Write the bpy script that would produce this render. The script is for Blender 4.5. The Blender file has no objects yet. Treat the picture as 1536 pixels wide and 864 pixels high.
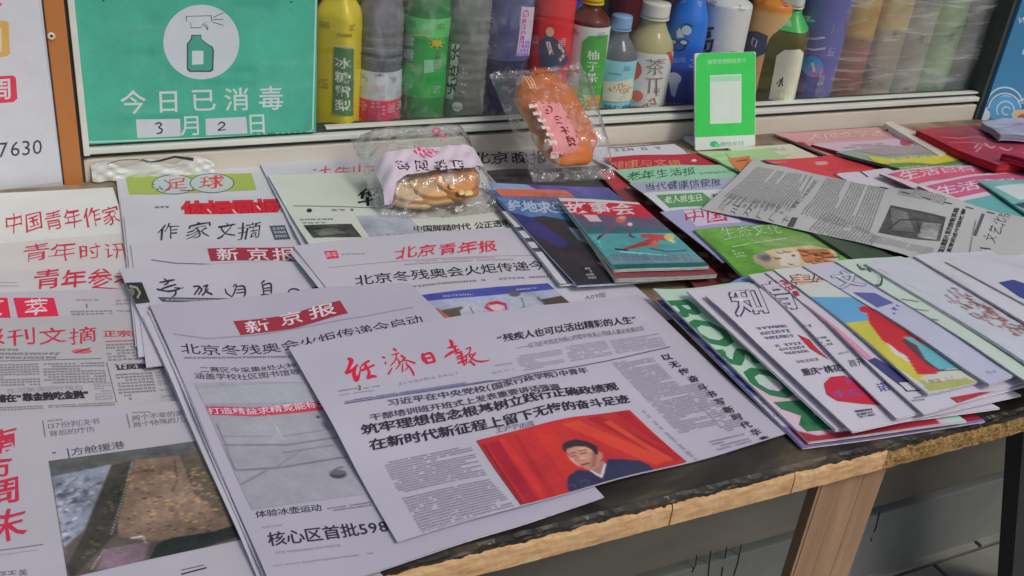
import bpy, bmesh, math, random
import numpy as np
from mathutils import Matrix, Vector
from mathutils.geometry import tessellate_polygon
random.seed(7); rng = np.random.default_rng(7)
SC = bpy.context.scene; COL = SC.collection

# ------------------------------------------------------------------ camera
FPX = 1502.0; HC = 0.52
RM = np.array([[0.90027087, 0.12033323, -0.41836859],
               [-0.42282513, 0.47039296, -0.77456399],
               [0.10359185, 0.87421415, 0.474361]])
cam_d = bpy.data.cameras.new('camera'); cam = bpy.data.objects.new('camera', cam_d); COL.objects.link(cam)
cam_d.sensor_width = 36.0; cam_d.lens = FPX / 1536 * 36.0; cam_d.clip_start = 0.02; cam_d.clip_end = 3000
cam.matrix_world = Matrix.Translation((0, 0, HC)) @ Matrix(RM.tolist()).to_4x4()
SC.camera = cam
# ------------------------------------------------------------------ light
SUN_EL, SUN_AZ = math.radians(50), math.radians(152)     # azimuth of the light's origin, clockwise from +Y
w = bpy.data.worlds.new("World"); SC.world = w; w.use_nodes = True
nt = w.node_tree; bg = nt.nodes['Background']; sky = nt.nodes.new('ShaderNodeTexSky')
sky.sky_type = 'NISHITA'; sky.sun_disc = False; sky.sun_elevation = SUN_EL; sky.sun_rotation = SUN_AZ
sky.air_density = 1.0; sky.dust_density = 4.0; sky.ozone_density = 1.0
nt.links.new(sky.outputs[0], bg.inputs[0]); bg.inputs[1].default_value = 0.10
sd = bpy.data.lights.new('sun', 'SUN'); so = bpy.data.objects.new('sun', sd); COL.objects.link(so)
sd.energy = 1.1; sd.angle = math.radians(14); sd.color = (1.0, 0.95, 0.9)
dv = Vector((math.sin(SUN_AZ) * math.cos(SUN_EL), math.cos(SUN_AZ) * math.cos(SUN_EL), math.sin(SUN_EL)))
so.rotation_euler = dv.to_track_quat('Z', 'Y').to_euler()
SC.view_settings.view_transform = 'Standard'; SC.view_settings.look = 'None'
SC.view_settings.exposure = -0.25; SC.view_settings.gamma = 1.0
SC.cycles.max_bounces = 10; SC.cycles.transparent_max_bounces = 24
SC.cycles.caustics_reflective = False; SC.cycles.caustics_refractive = False

# ------------------------------------------------------------------ pixel to place
def ray(p):
    p = np.asarray(p, float).reshape(-1, 2)
    d = np.stack([p[:, 0] - 768, -(p[:, 1] - 432), np.full(len(p), -FPX)], 1)
    return d @ RM.T
O3 = np.array([0, 0, HC])
def at_z(p, z):
    d = ray(p); return O3 + d * ((np.asarray(z) - HC) / d[:, 2])[:, None]
def at_y(p, y):
    d = ray(p); return O3 + d * (y / d[:, 1])[:, None]
def lin(c):
    c = np.asarray(c, float) / 255.0
    return np.where(c <= .04045, c / 12.92, ((c + .055) / 1.055) ** 2.4)
GAIN = np.array([1.58, 1.665, 1.63])
def C(rgb, k=1.0):
    c = lin(rgb) * GAIN * k
    return c * min(1.0, .82 / c.max())

# ------------------------------------------------------------------ objects
def thing(name, label, cat, loc=(0, 0, 0), group=None):
    o = bpy.data.objects.new(name, None); COL.objects.link(o); o.location = loc
    o.empty_display_size = .02; o['label'] = label; o['category'] = cat
    if group: o['group'] = group
    return o
def tag(o, label, cat, group=None):
    o['label'] = label; o['category'] = cat
    if group: o['group'] = group
    return o
def mesh_obj(name, V, F, mat, parent=None, cols=None, smooth=True, label=None):
    me = bpy.data.meshes.new(name)
    V = np.asarray(V, float)
    if parent is not None:
        loc = np.array(world_loc(parent)); V = V - loc
    if isinstance(F, np.ndarray):
        n = len(F); k = F.shape[1]
        me.vertices.add(len(V)); me.vertices.foreach_set('co', V.ravel())
        me.loops.add(n * k); me.polygons.add(n)
        me.loops.foreach_set('vertex_index', F.astype(np.int32).ravel())
        me.polygons.foreach_set('loop_start', np.arange(0, n * k, k, dtype=np.int32))
        me.update(calc_edges=True)
    else:
        me.from_pydata(V.tolist(), [], [list(map(int, f)) for f in F]); me.update()
    if smooth: me.polygons.foreach_set('use_smooth', [True] * len(me.polygons))
    if cols is not None:
        cols = np.asarray(cols, float)
        if cols.ndim == 1: cols = np.tile(cols, (len(V), 1))
        a = me.color_attributes.new('Col', 'FLOAT_COLOR', 'POINT')
        a.data.foreach_set('color', np.concatenate([cols, np.ones((len(V), 1))], 1).ravel())
    me.materials.append(mat)
    o = bpy.data.objects.new(name, me); COL.objects.link(o)
    if parent is not None: o.parent = parent
    if label: o['label'] = label
    return o
def world_loc(o):
    l = Vector((0, 0, 0))
    while o is not None: l = l + o.location; o = o.parent
    return l
def structure(o): o['kind'] = 'structure'; return o

# ------------------------------------------------------------------ materials
def mat(name, base=None, rough=.6, attr=False, spec=.5, noise=0, nscale=60, bump=0, bscale=200, coat=0, metal=0, stretch=(1, 1, 1), ndark=.6, mottle=0):
    m = bpy.data.materials.new(name); m.use_nodes = True
    n = m.node_tree.nodes; l = m.node_tree.links; b = n['Principled BSDF']
    b.inputs['Roughness'].default_value = rough; b.inputs['Specular IOR Level'].default_value = spec
    b.inputs['Coat Weight'].default_value = coat; b.inputs['Coat Roughness'].default_value = .12
    b.inputs['Metallic'].default_value = metal
    tc = n.new('ShaderNodeTexCoord'); mp = n.new('ShaderNodeMapping'); mp.inputs['Scale'].default_value = stretch
    l.new(tc.outputs['Object'], mp.inputs[0])
    src = None
    if attr:
        a = n.new('ShaderNodeAttribute'); a.attribute_name = 'Col'; src = a.outputs['Color']
    else:
        r = n.new('ShaderNodeRGB'); r.outputs[0].default_value = (*base, 1); src = r.outputs[0]
    if noise:
        t = n.new('ShaderNodeTexNoise'); t.inputs['Scale'].default_value = nscale; t.inputs['Detail'].default_value = 6
        l.new(mp.outputs[0], t.inputs['Vector'])
        mr = n.new('ShaderNodeMapRange'); mr.inputs[1].default_value = .3; mr.inputs[2].default_value = .7
        mr.inputs[3].default_value = 1 - noise; mr.inputs[4].default_value = 1 + noise * .5
        l.new(t.outputs[0], mr.inputs[0])
        mx = n.new('ShaderNodeVectorMath'); mx.operation = 'MULTIPLY'
        l.new(src, mx.inputs[0]); l.new(mr.outputs[0], mx.inputs[1]); src = mx.outputs[0]
    l.new(src, b.inputs['Base Color'])
    if bump:
        t = n.new('ShaderNodeTexNoise'); t.inputs['Scale'].default_value = bscale; t.inputs['Detail'].default_value = 4
        l.new(mp.outputs[0], t.inputs['Vector'])
        bp = n.new('ShaderNodeBump'); bp.inputs['Strength'].default_value = bump; bp.inputs['Distance'].default_value = .002
        l.new(t.outputs[0], bp.inputs['Height']); l.new(bp.outputs[0], b.inputs['Normal'])
    return m
def film_mat(name, tint=(1, 1, 1), milk=.12, rough=.08, bump=.6, bscale=30, refl=1.0, stretch=(1, 1, 1), vary=0):
    m = bpy.data.materials.new(name); m.use_nodes = True
    n = m.node_tree.nodes; l = m.node_tree.links; n.remove(n['Principled BSDF']); out = n['Material Output']
    tr = n.new('ShaderNodeBsdfTransparent'); tr.inputs[0].default_value = (*tint, 1)
    df = n.new('ShaderNodeBsdfDiffuse'); df.inputs[0].default_value = (.8, .8, .82, 1)
    gl = n.new('ShaderNodeBsdfGlossy'); gl.inputs['Roughness'].default_value = rough
    fr = n.new('ShaderNodeLayerWeight'); fr.inputs['Blend'].default_value = .5
    pw = n.new('ShaderNodeMath'); pw.operation = 'POWER'; pw.inputs[1].default_value = 4; l.new(fr.outputs['Facing'], pw.inputs[0])
    ml = n.new('ShaderNodeMath'); ml.operation = 'MULTIPLY_ADD'; ml.inputs[1].default_value = .8 * refl; ml.inputs[2].default_value = .035 * refl; l.new(pw.outputs[0], ml.inputs[0])
    ml.use_clamp = True
    m1 = n.new('ShaderNodeMixShader'); m1.inputs[0].default_value = milk
    m2 = n.new('ShaderNodeMixShader')
    l.new(tr.outputs[0], m1.inputs[1]); l.new(df.outputs[0], m1.inputs[2])
    l.new(ml.outputs[0], m2.inputs[0]); l.new(m1.outputs[0], m2.inputs[1]); l.new(gl.outputs[0], m2.inputs[2])
    l.new(m2.outputs[0], out.inputs[0])
    if bump:
        tc = n.new('ShaderNodeTexCoord'); t = n.new('ShaderNodeTexNoise'); t.inputs['Scale'].default_value = bscale
        t.inputs['Detail'].default_value = 5; t.inputs['Distortion'].default_value = 1.5
        mp = n.new('ShaderNodeMapping'); mp.inputs['Scale'].default_value = stretch; l.new(tc.outputs['Object'], mp.inputs[0]); l.new(mp.outputs[0], t.inputs['Vector'])
        if vary:
            mr = n.new('ShaderNodeMapRange'); mr.inputs[1].default_value = .5; mr.inputs[2].default_value = .72; mr.inputs[3].default_value = milk; mr.inputs[4].default_value = milk + vary; l.new(t.outputs[0], mr.inputs[0]); l.new(mr.outputs[0], m1.inputs[0])
        bp = n.new('ShaderNodeBump'); bp.inputs['Strength'].default_value = bump; bp.inputs['Distance'].default_value = .004
        l.new(t.outputs[0], bp.inputs['Height']); l.new(bp.outputs[0], gl.inputs['Normal']); l.new(bp.outputs[0], fr.inputs['Normal'])
    return m
M_PAPER = mat('newsprint', attr=True, rough=.92, spec=.2, noise=.05, nscale=14, bump=.12, bscale=60)
M_GLOSS = mat('coated_paper', attr=True, rough=.42, spec=.45, noise=.05, nscale=10, bump=.06, bscale=30)
M_EDGE = mat('page_edges', attr=True, rough=.95, spec=.1, noise=.25, nscale=120, stretch=(1, 1, 14))
M_INK = mat('ink', attr=True, rough=.85, spec=.25)
M_PHOTO = mat('halftone_photo', attr=True, rough=.75, spec=.25, noise=.32, nscale=75)
M_INKG = mat('gloss_ink', attr=True, rough=.4, spec=.45, noise=.05, nscale=40)
M_PLASTIC = mat('opaque_plastic', attr=True, rough=.32, spec=.5, noise=.03, nscale=12)
M_METAL = mat('painted_aluminium', attr=True, rough=.38, spec=.5, noise=.14, nscale=22, metal=0.0, bump=.05, bscale=60)
def liquid(name, col, rough=.04, trans=.85, ior=1.33):
    m = bpy.data.materials.new(name); m.use_nodes = True; b = m.node_tree.nodes['Principled BSDF']
    b.inputs['Base Color'].default_value = (*col, 1); b.inputs['Roughness'].default_value = rough
    b.inputs['Transmission Weight'].default_value = trans; b.inputs['IOR'].default_value = ior
    return m

# ------------------------------------------------------------------ glyphs as flat print
GC = {}
def glyph(ch, bold=0.0):
    key = (ch, round(bold, 3))
    if key in GC: return GC[key]
    cu = bpy.data.curves.new('g', 'FONT'); cu.body = ch; cu.size = 1; cu.resolution_u = 2; cu.offset = bold; cu.fill_mode = 'FRONT'
    ob = bpy.data.objects.new('g', cu); COL.objects.link(ob)
    dg = bpy.context.evaluated_depsgraph_get(); ev = ob.evaluated_get(dg); me = ev.to_mesh()
    n = len(me.vertices); V = np.zeros(n * 3)
    if n: me.vertices.foreach_get('co', V)
    V = V.reshape(-1, 3)[:, :2]
    me.calc_loop_triangles(); F = np.array([t.vertices[:] for t in me.loop_triangles], int).reshape(-1, 3)
    ev.to_mesh_clear(); bpy.data.objects.remove(ob); bpy.data.curves.remove(cu)
    GC[key] = (V, F); return GC[key]
def is_cjk(ch): return ord(ch) > 0x2e80
REF = glyph('国')[0]; CX0, CX1 = REF[:, 0].min(), REF[:, 0].max(); CY0, CY1 = REF[:, 1].min(), REF[:, 1].max()
CEM = (CY1 - CY0) / .90
def text_mesh(s, bold=0., gap=0., brush=0., slant=0.):
    """string -> verts in a box where one CJK cell is 1 x 1; returns V, F, total width"""
    Vs, Fs, x, n = [], [], 0., 0
    for ch in s:
        if ch == ' ': x += .4; continue
        V, F = glyph(ch, bold)
        if not len(V): x += .5; continue
        V = V.copy()
        if ch in '（）':
            V = (V - [V[:, 0].min(), CY0]) / CEM + [.08, .05]; adv = .5
        elif is_cjk(ch):
            mid = (CX0 + CX1) / 2; V[:, 0] = (V[:, 0] - mid) / CEM + .5; V[:, 1] = (V[:, 1] - CY0) / CEM + .05; adv = 1.
        else:
            wd = (V[:, 0].max() - V[:, 0].min()) / CEM
            V[:, 0] = (V[:, 0] - V[:, 0].min()) / CEM + .06; V[:, 1] = V[:, 1] / CEM + .12; adv = wd + .12
            if ch in '“”"': adv = wd + .2
        if brush:
            ph = rng.random(8) * 6.28; c = V - [.5, .5]
            fx = .45 * np.sin(c[:, 1] * 7 + ph[0]) + .35 * np.sin(c[:, 0] * 9 + c[:, 1] * 5 + ph[1]) + .35 * np.sin(c[:, 0] * 19 + ph[4])
            fy = .45 * np.sin(c[:, 0] * 6 + ph[2]) + .35 * np.sin(c[:, 1] * 11 - c[:, 0] * 4 + ph[3]) + .3 * np.sin(c[:, 1] * 21 + ph[5])
            sc = 1 + brush * (rng.random() - .5) * 3
            V = np.stack([c[:, 0] + fx * brush + c[:, 1] * .12, c[:, 1] + fy * brush + c[:, 0] * .16 + (rng.random() - .5) * brush], 1) * sc + [.5, .5]
        if slant: V[:, 0] += V[:, 1] * slant
        V[:, 0] += x; x += adv + gap
        Vs.append(V); Fs.append(F + n); n += len(V)
    x -= gap
    return np.concatenate(Vs), np.concatenate(Fs), x

def subdivide_tris(V, F, L):
    V = [tuple(v) for v in V]; out = []; cache = {}; st = [tuple(f) for f in F]
    def mid(a, b):
        k = (a, b) if a < b else (b, a)
        if k not in cache:
            V.append(((V[a][0] + V[b][0]) / 2, (V[a][1] + V[b][1]) / 2)); cache[k] = len(V) - 1
        return cache[k]
    L2 = L * L
    d2 = lambda a, b: (V[a][0] - V[b][0]) ** 2 + (V[a][1] - V[b][1]) ** 2
    while st:
        a, b, c = st.pop()
        e = [d2(a, b), d2(b, c), d2(c, a)]; m = max(e)
        if m <= L2: out.append((a, b, c)); continue
        i = e.index(m)
        if i == 0: k = mid(a, b); st += [(a, k, c), (k, b, c)]
        elif i == 1: k = mid(b, c); st += [(a, b, k), (a, k, c)]
        else: k = mid(c, a); st += [(a, b, k), (k, b, c)]
    return np.array(V), np.array(out, int)

# ------------------------------------------------------------------ printable surfaces
class Surf:
    """px -> uv (metric), uv -> xyz.  Collects print into sub-part meshes."""
    step = .007; kc = 1.0; lift0 = .0003
    def start(self, host, matl=None):
        self.host = host; self.B = {}; self.k = 0; self.pm = matl or M_INK
    def add(self, part, V, F, rgb, m=None, raw=False, sub=True, clip=True):
        if len(F) == 0: return
        if sub: V, F = subdivide_tris(V, F, self.step)
        V = np.asarray(V, float)
        if sub and clip: V = self.clampuv(V)
        if clip:
            ok = self.inside(V); F = F[ok[F].all(1)]
            if len(F) == 0: return
        self.k += 1
        P = self.lift(V, self.lift0 + .000004 * self.k)
        e1 = P[F[:, 1]] - P[F[:, 0]]; e2 = P[F[:, 2]] - P[F[:, 0]]; nn = np.cross(e1, e2)
        flip = (nn @ (O3 - P[F[0, 0]])) < 0; F = F.copy(); F[flip] = F[flip][:, ::-1]
        c = C(rgb, self.kc) if not raw else np.asarray(rgb)
        if c.ndim == 1: c = np.tile(c, (len(P), 1))
        key = (part, (m or self.pm).name)
        b = self.B.setdefault(key, [[], [], [], 0, m or self.pm])
        b[0].append(P); b[1].append(F + b[3]); b[2].append(c); b[3] += len(P)
    def clampuv(self, V): return V
    def flush(self):
        for (part, _), b in self.B.items():
            mesh_obj(part, np.concatenate(b[0]), np.concatenate(b[1]), b[4], self.host, np.concatenate(b[2]))
        self.B = {}
    ph = None
    def begin(self, quad=None, rgb=(128, 128, 128), res=.0013, blur=.0007, noise=.10, part='printed_picture', m=None, uvq=None):
        """start a continuous tone picture; shapes drawn until end() become soft areas of its colour grid"""
        self.k += 1
        self.ph = dict(q=self.uv(quad) if uvq is None else np.asarray(uvq, float), rgb=rgb, res=res, blur=blur, noise=noise, part=part, m=m, L=[], k=self.k)
    def end(self):
        p = self.ph; self.ph = None; q = p['q']
        nu = int(np.clip(np.linalg.norm(q[1] - q[0]) / p['res'], 8, 240)) + 1; nv = int(np.clip(np.linalg.norm(q[3] - q[0]) / p['res'], 8, 240)) + 1
        u, v = np.meshgrid(np.linspace(0, 1, nu), np.linspace(0, 1, nv), indexing='ij'); u = u.ravel()[:, None]; v = v.ravel()[:, None]
        X = (1 - u) * (1 - v) * q[0] + u * (1 - v) * q[1] + u * v * q[2] + (1 - u) * v * q[3]
        col = np.tile(np.array(p['rgb'], float), (len(X), 1)); B = p['blur']
        for P, rgb in p['L']:
            lo, hi = P.min(0) - B, P.max(0) + B; sel = np.where(((X >= lo) & (X <= hi)).all(1))[0]
            if not len(sel): continue
            x = X[sel]; d2 = np.full(len(x), 1e9); ins = np.zeros(len(x), bool)
            for i in range(len(P)):
                a, b = P[i], P[(i + 1) % len(P)]; e = b - a; w_ = x - a
                t = np.clip((w_ @ e) / max(e @ e, 1e-18), 0, 1); dd = w_ - t[:, None] * e; d2 = np.minimum(d2, (dd ** 2).sum(1))
                c1 = (a[1] > x[:, 1]) != (b[1] > x[:, 1])
                if abs(e[1]) > 1e-12: ins ^= c1 & (x[:, 0] < e[0] * (x[:, 1] - a[1]) / e[1] + a[0])
            sd = np.sqrt(d2) * np.where(ins, 1, -1); al = np.clip(sd / (2 * B) + .5, 0, 1); al = (al * al * (3 - 2 * al))[:, None]
            col[sel] = col[sel] * (1 - al) + np.array(rgb, float) * al
        g = np.ones((nu, nv)); r = np.random.default_rng(nu * 31 + nv)
        for cell, am in ((26, 1.0), (9, .7), (3, .5), (1, .35)):
            a = r.random((nu // cell + 3, nv // cell + 3)) - .5; I = np.arange(nu) / cell; J = np.arange(nv) / cell; i0 = I.astype(int); j0 = J.astype(int); fi = (I - i0)[:, None]; fj = (J - j0)[None]
            g += p['noise'] * am * ((1 - fi) * (1 - fj) * a[i0][:, j0] + fi * (1 - fj) * a[i0 + 1][:, j0] + fi * fj * a[i0 + 1][:, j0 + 1] + (1 - fi) * fj * a[i0][:, j0 + 1])
        col = np.clip(col * g.ravel()[:, None], 4, 250)
        L_ = lin(col) * GAIN * self.kc; L_ *= np.minimum(1, .82 / L_.max(1))[:, None]
        idx = np.arange(nu * nv).reshape(nu, nv); a, b, c, d = idx[:-1, :-1].ravel(), idx[1:, :-1].ravel(), idx[1:, 1:].ravel(), idx[:-1, 1:].ravel()
        F = np.concatenate([np.stack([a, d, c], 1), np.stack([a, c, b], 1)])
        kk = self.k; self.k = p['k'] - 1; self.add(p['part'], self.clampuv(X), F, L_, p['m'], raw=True, sub=False); self.k = kk
    def poly(self, pts, rgb, part='printed_picture', m=None, uv=False):
        U = np.asarray(pts, float) if uv else self.uv(pts)
        if self.ph is not None: self.ph['L'].append((U, rgb)); return
        F = np.array(tessellate_polygon([[Vector((a, b, 0)) for a, b in U]]), int).reshape(-1, 3)
        self.add(part, U, F, rgb, m)
    def ell(self, c, rx, ry, rgb, part='printed_picture', m=None, rot=0, n=22, a0=0, a1=2 * math.pi):
        t = np.linspace(a0, a1, n, endpoint=False); cr, sr = math.cos(rot), math.sin(rot)
        self.poly([(c[0] + rx * math.cos(q) * cr - ry * math.sin(q) * sr, c[1] + rx * math.cos(q) * sr + ry * math.sin(q) * cr) for q in t], rgb, part, m)
    def line(self, pts, wpx, rgb, part='ruled_line', m=None):
        """stroke in px with width(s) wpx"""
        p = np.asarray(pts, float); n = len(p); ws = np.full(n, wpx, float) if np.isscalar(wpx) else np.asarray(wpx, float)
        t = np.gradient(p, axis=0); t /= np.linalg.norm(t, axis=1)[:, None] + 1e-9; nr = np.stack([-t[:, 1], t[:, 0]], 1)
        A = self.uv(p + nr * ws[:, None] / 2); B = self.uv(p - nr * ws[:, None] / 2)
        if self.ph is not None: self.ph['L'].append((np.concatenate([A, B[::-1]]), rgb)); return
        V = np.concatenate([A, B]); F = []
        for i in range(n - 1): F += [(i, i + 1, n + i), (i + 1, n + i + 1, n + i)]
        self.add(part, V, np.array(F), rgb, m)
    def strokes(self, SS, rgb, part='masthead_lettering', m=None, k=1.0):
        """brush strokes: each a list of (x, y, width) in px; smoothed"""
        for s in SS:
            s = np.asarray(s, float)
            if len(s) > 2:
                q = np.linspace(0, len(s) - 1, (len(s) - 1) * 4 + 1)
                ii = np.arange(len(s)); P = []
                for d in range(3):
                    y = s[:, d]; i0 = np.clip(np.floor(q).astype(int), 0, len(s) - 2); f = q - i0
                    ym = np.concatenate([[2 * y[0] - y[1]], y, [2 * y[-1] - y[-2]]])
                    a, b, c, e = ym[i0], ym[i0 + 1], ym[i0 + 2], ym[i0 + 3]
                    P.append(.5 * (2 * b + (c - a) * f + (2 * a - 5 * b + 4 * c - e) * f ** 2 + (3 * b - a - 3 * c + e) * f ** 3))
                s = np.stack(P, 1)
            self.line(s[:, :2], np.maximum(s[:, 2] * k, .5), rgb, part, m)
            for e in (0, -1): self.ell(s[e, :2], max(s[e, 2] * k, .5) / 2, max(s[e, 2] * k, .5) / 2, rgb, part, m, n=8)
    def text(self, s, base, up, rgb, bold=0., part='headline_lettering', gap=0., brush=0., m=None, slant=0., fit=True):
        """base: 2+ px points of the baseline, up: px vector from baseline to cap height at the first point"""
        b0 = min(max(bold, -.015), .008); V, F, wd = text_mesh(s, b0, gap, brush, slant)
        base = np.asarray(base, float); U = self.uv(base); u0 = self.uv([base[0], base[0] + np.asarray(up, float)])
        up_v = (u0[1] - u0[0])
        seg = np.linalg.norm(np.diff(U, axis=0), axis=1); cum = np.concatenate([[0], np.cumsum(seg)])
        t = V[:, 0] / wd * cum[-1]
        x = np.interp(t, cum, U[:, 0]); y = np.interp(t, cum, U[:, 1])
        over = np.maximum(t - cum[-1], 0) + np.minimum(t, 0)
        d = (U[-1] - U[-2]) / max(seg[-1], 1e-9)
        P = np.stack([x + over * d[0], y + over * d[1]], 1) + V[:, 1:2] * up_v
        if len(F) and np.linalg.norm(P[F[:, 0]] - P[F[:, 1]], axis=1).max() > .006 and self.step < .02: P, F = subdivide_tris(P, F, .005)
        ex = bold - b0; bx = (U[-1] - U[0]) / wd if wd else 0
        for a, b in ([(0, 0)] if ex <= 0 else [(-ex, -ex * .7), (ex, ex * .7)] + ([(-ex, ex * .7), (ex, -ex * .7)] if ex > .018 else [])):
            self.add(part, P + bx * a + up_v * b, F, rgb, m, sub=False)
    def block(self, quad, rows, rgb, part='body_text', fill=.55, ragged=True, cells=None, skip=0.04, m=None, vert=False, uvq=False):
        """unreadably small type: rows of little broken strokes in a px quad TL TR BR BL"""
        Q = self.uv(quad) if not uvq else np.array(quad, float); TL, TR, BR, BL = Q
        if vert: TL, TR, BR, BL = TR, BR, BL, TL
        Wd = np.linalg.norm(TR - TL); Hh = np.linalg.norm(BL - TL); rh = Hh / rows
        n = cells or max(3, int(Wd / (rh * .78))); V = []
        for r in range(rows):
            last = n if (not ragged or rng.random() > .18) else int(n * (.3 + .6 * rng.random()))
            start = 2 if rng.random() < .12 else 0
            for c in range(start, last):
                if rng.random() < skip: continue
                u0 = (c + .08) / n; u1 = (c + .9) / n; v0 = (r + .2) / rows; v1 = (r + .2 + fill) / rows
                kind = rng.integers(0, 4); dv = (v1 - v0); du = u1 - u0
                rects = [(u0, v0, u1, v0 + dv * .22)]
                if kind == 0: rects += [(u0 + du * .4, v0, u0 + du * .62, v1), (u0, v1 - dv * .2, u1, v1)]
                elif kind == 1: rects += [(u0, v0, u0 + du * .22, v1), (u1 - du * .22, v0, u1, v1), (u0, v0 + dv * .5, u1, v0 + dv * .68)]
                elif kind == 2: rects += [(u0 + du * .15, v0 + dv * .4, u1, v0 + dv * .6), (u0 + du * .45, v0 + dv * .4, u0 + du * .65, v1)]
                else: rects += [(u0, v0 + dv * .3, u0 + du * .25, v1), (u0 + du * .45, v0 + dv * .45, u1, v0 + dv * .62), (u0 + du * .45, v1 - dv * .2, u1, v1)]
                V += rects
        if not V: return
        R = np.array(V); n4 = len(R)
        uu = np.stack([R[:, 0], R[:, 2], R[:, 2], R[:, 0]], 1).ravel(); vv = np.stack([R[:, 1], R[:, 1], R[:, 3], R[:, 3]], 1).ravel()
        P = ((1 - uu) * (1 - vv))[:, None] * TL + (uu * (1 - vv))[:, None] * TR + (uu * vv)[:, None] * BR + ((1 - uu) * vv)[:, None] * BL
        i = np.arange(n4)[:, None] * 4
        F = np.concatenate([i + [0, 1, 2], i + [0, 2, 3]], 0)
        self.add(part, P, F, rgb, m, sub=False)

    def blockuv(self, quad, rows, rgb): self.block(quad, rows, rgb, 'label_small_print', uvq=True)

class PlaneSurf(Surf):
    """a flat (possibly leaning) board: origin and two unit vectors"""
    def __init__(s, o, ux, uy, box=None, step=.05):
        s.o = np.array(o, float); s.ux = np.array(ux, float); s.uy = np.array(uy, float)
        s.n = np.cross(s.ux, s.uy); s.n /= np.linalg.norm(s.n)
        if s.n @ (O3 - s.o) < 0: s.n = -s.n
        s.box = box; s.step = step
    def uv(s, p):
        d = ray(p); t = ((s.o - O3) @ s.n) / (d @ s.n); P = O3 + d * t[:, None] - s.o
        G = np.stack([s.ux, s.uy], 1); return np.linalg.lstsq(G, P.T, rcond=None)[0].T
    def inside(s, V):
        if s.box is None: return np.ones(len(V), bool)
        a, b, c, d = s.box; e = 2e-4; return (V[:, 0] >= a - e) & (V[:, 0] <= c + e) & (V[:, 1] >= b - e) & (V[:, 1] <= d + e)
    def clampuv(s, V):
        return V if s.box is None else np.clip(V, np.array(s.box[:2]), np.array(s.box[2:]))
    def lift(s, V, off): return s.o + V[:, :1] * s.ux + V[:, 1:2] * s.uy + off * s.n

# ------------------------------------------------------------------ papers that drape over whatever lies beneath
HS = .004; HX0, HY0 = -.34, .40; HNX, HNY = 560, 225
HM = np.zeros((HNX, HNY))
def smax(H, r):
    out = H.copy()
    for dx in range(-r, r + 1):
        for dy in range(-r, r + 1):
            if dx == 0 and dy == 0: continue
            out = np.maximum(out, np.roll(np.roll(H, dx, 0), dy, 1))
    return out
def ramp(H, r=6):
    a = H
    for ax in (0, 1):
        b = a.copy()
        for d in range(1, r + 1): b = np.maximum(b, np.maximum(np.roll(a, d, ax), np.roll(a, -d, ax)))
        a = b
    for rr in (3, 3):
        for ax in (0, 1):
            b = a.copy()
            for d in range(1, rr + 1): b = b + np.roll(a, d, ax) + np.roll(a, -d, ax)
            a = b / (2 * rr + 1)
    return np.maximum(a, H)
def hm_at(H, xy):
    i = np.clip(((xy[..., 0] - HX0) / HS), 0, HNX - 1.001); j = np.clip(((xy[..., 1] - HY0) / HS), 0, HNY - 1.001)
    i0 = i.astype(int); j0 = j.astype(int); return np.maximum(np.maximum(H[i0, j0], H[i0 + 1, j0]), np.maximum(H[i0, j0 + 1], H[i0 + 1, j0 + 1]))
NEWS_N = [0]; import os; DBG = os.environ.get('DBG')
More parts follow.
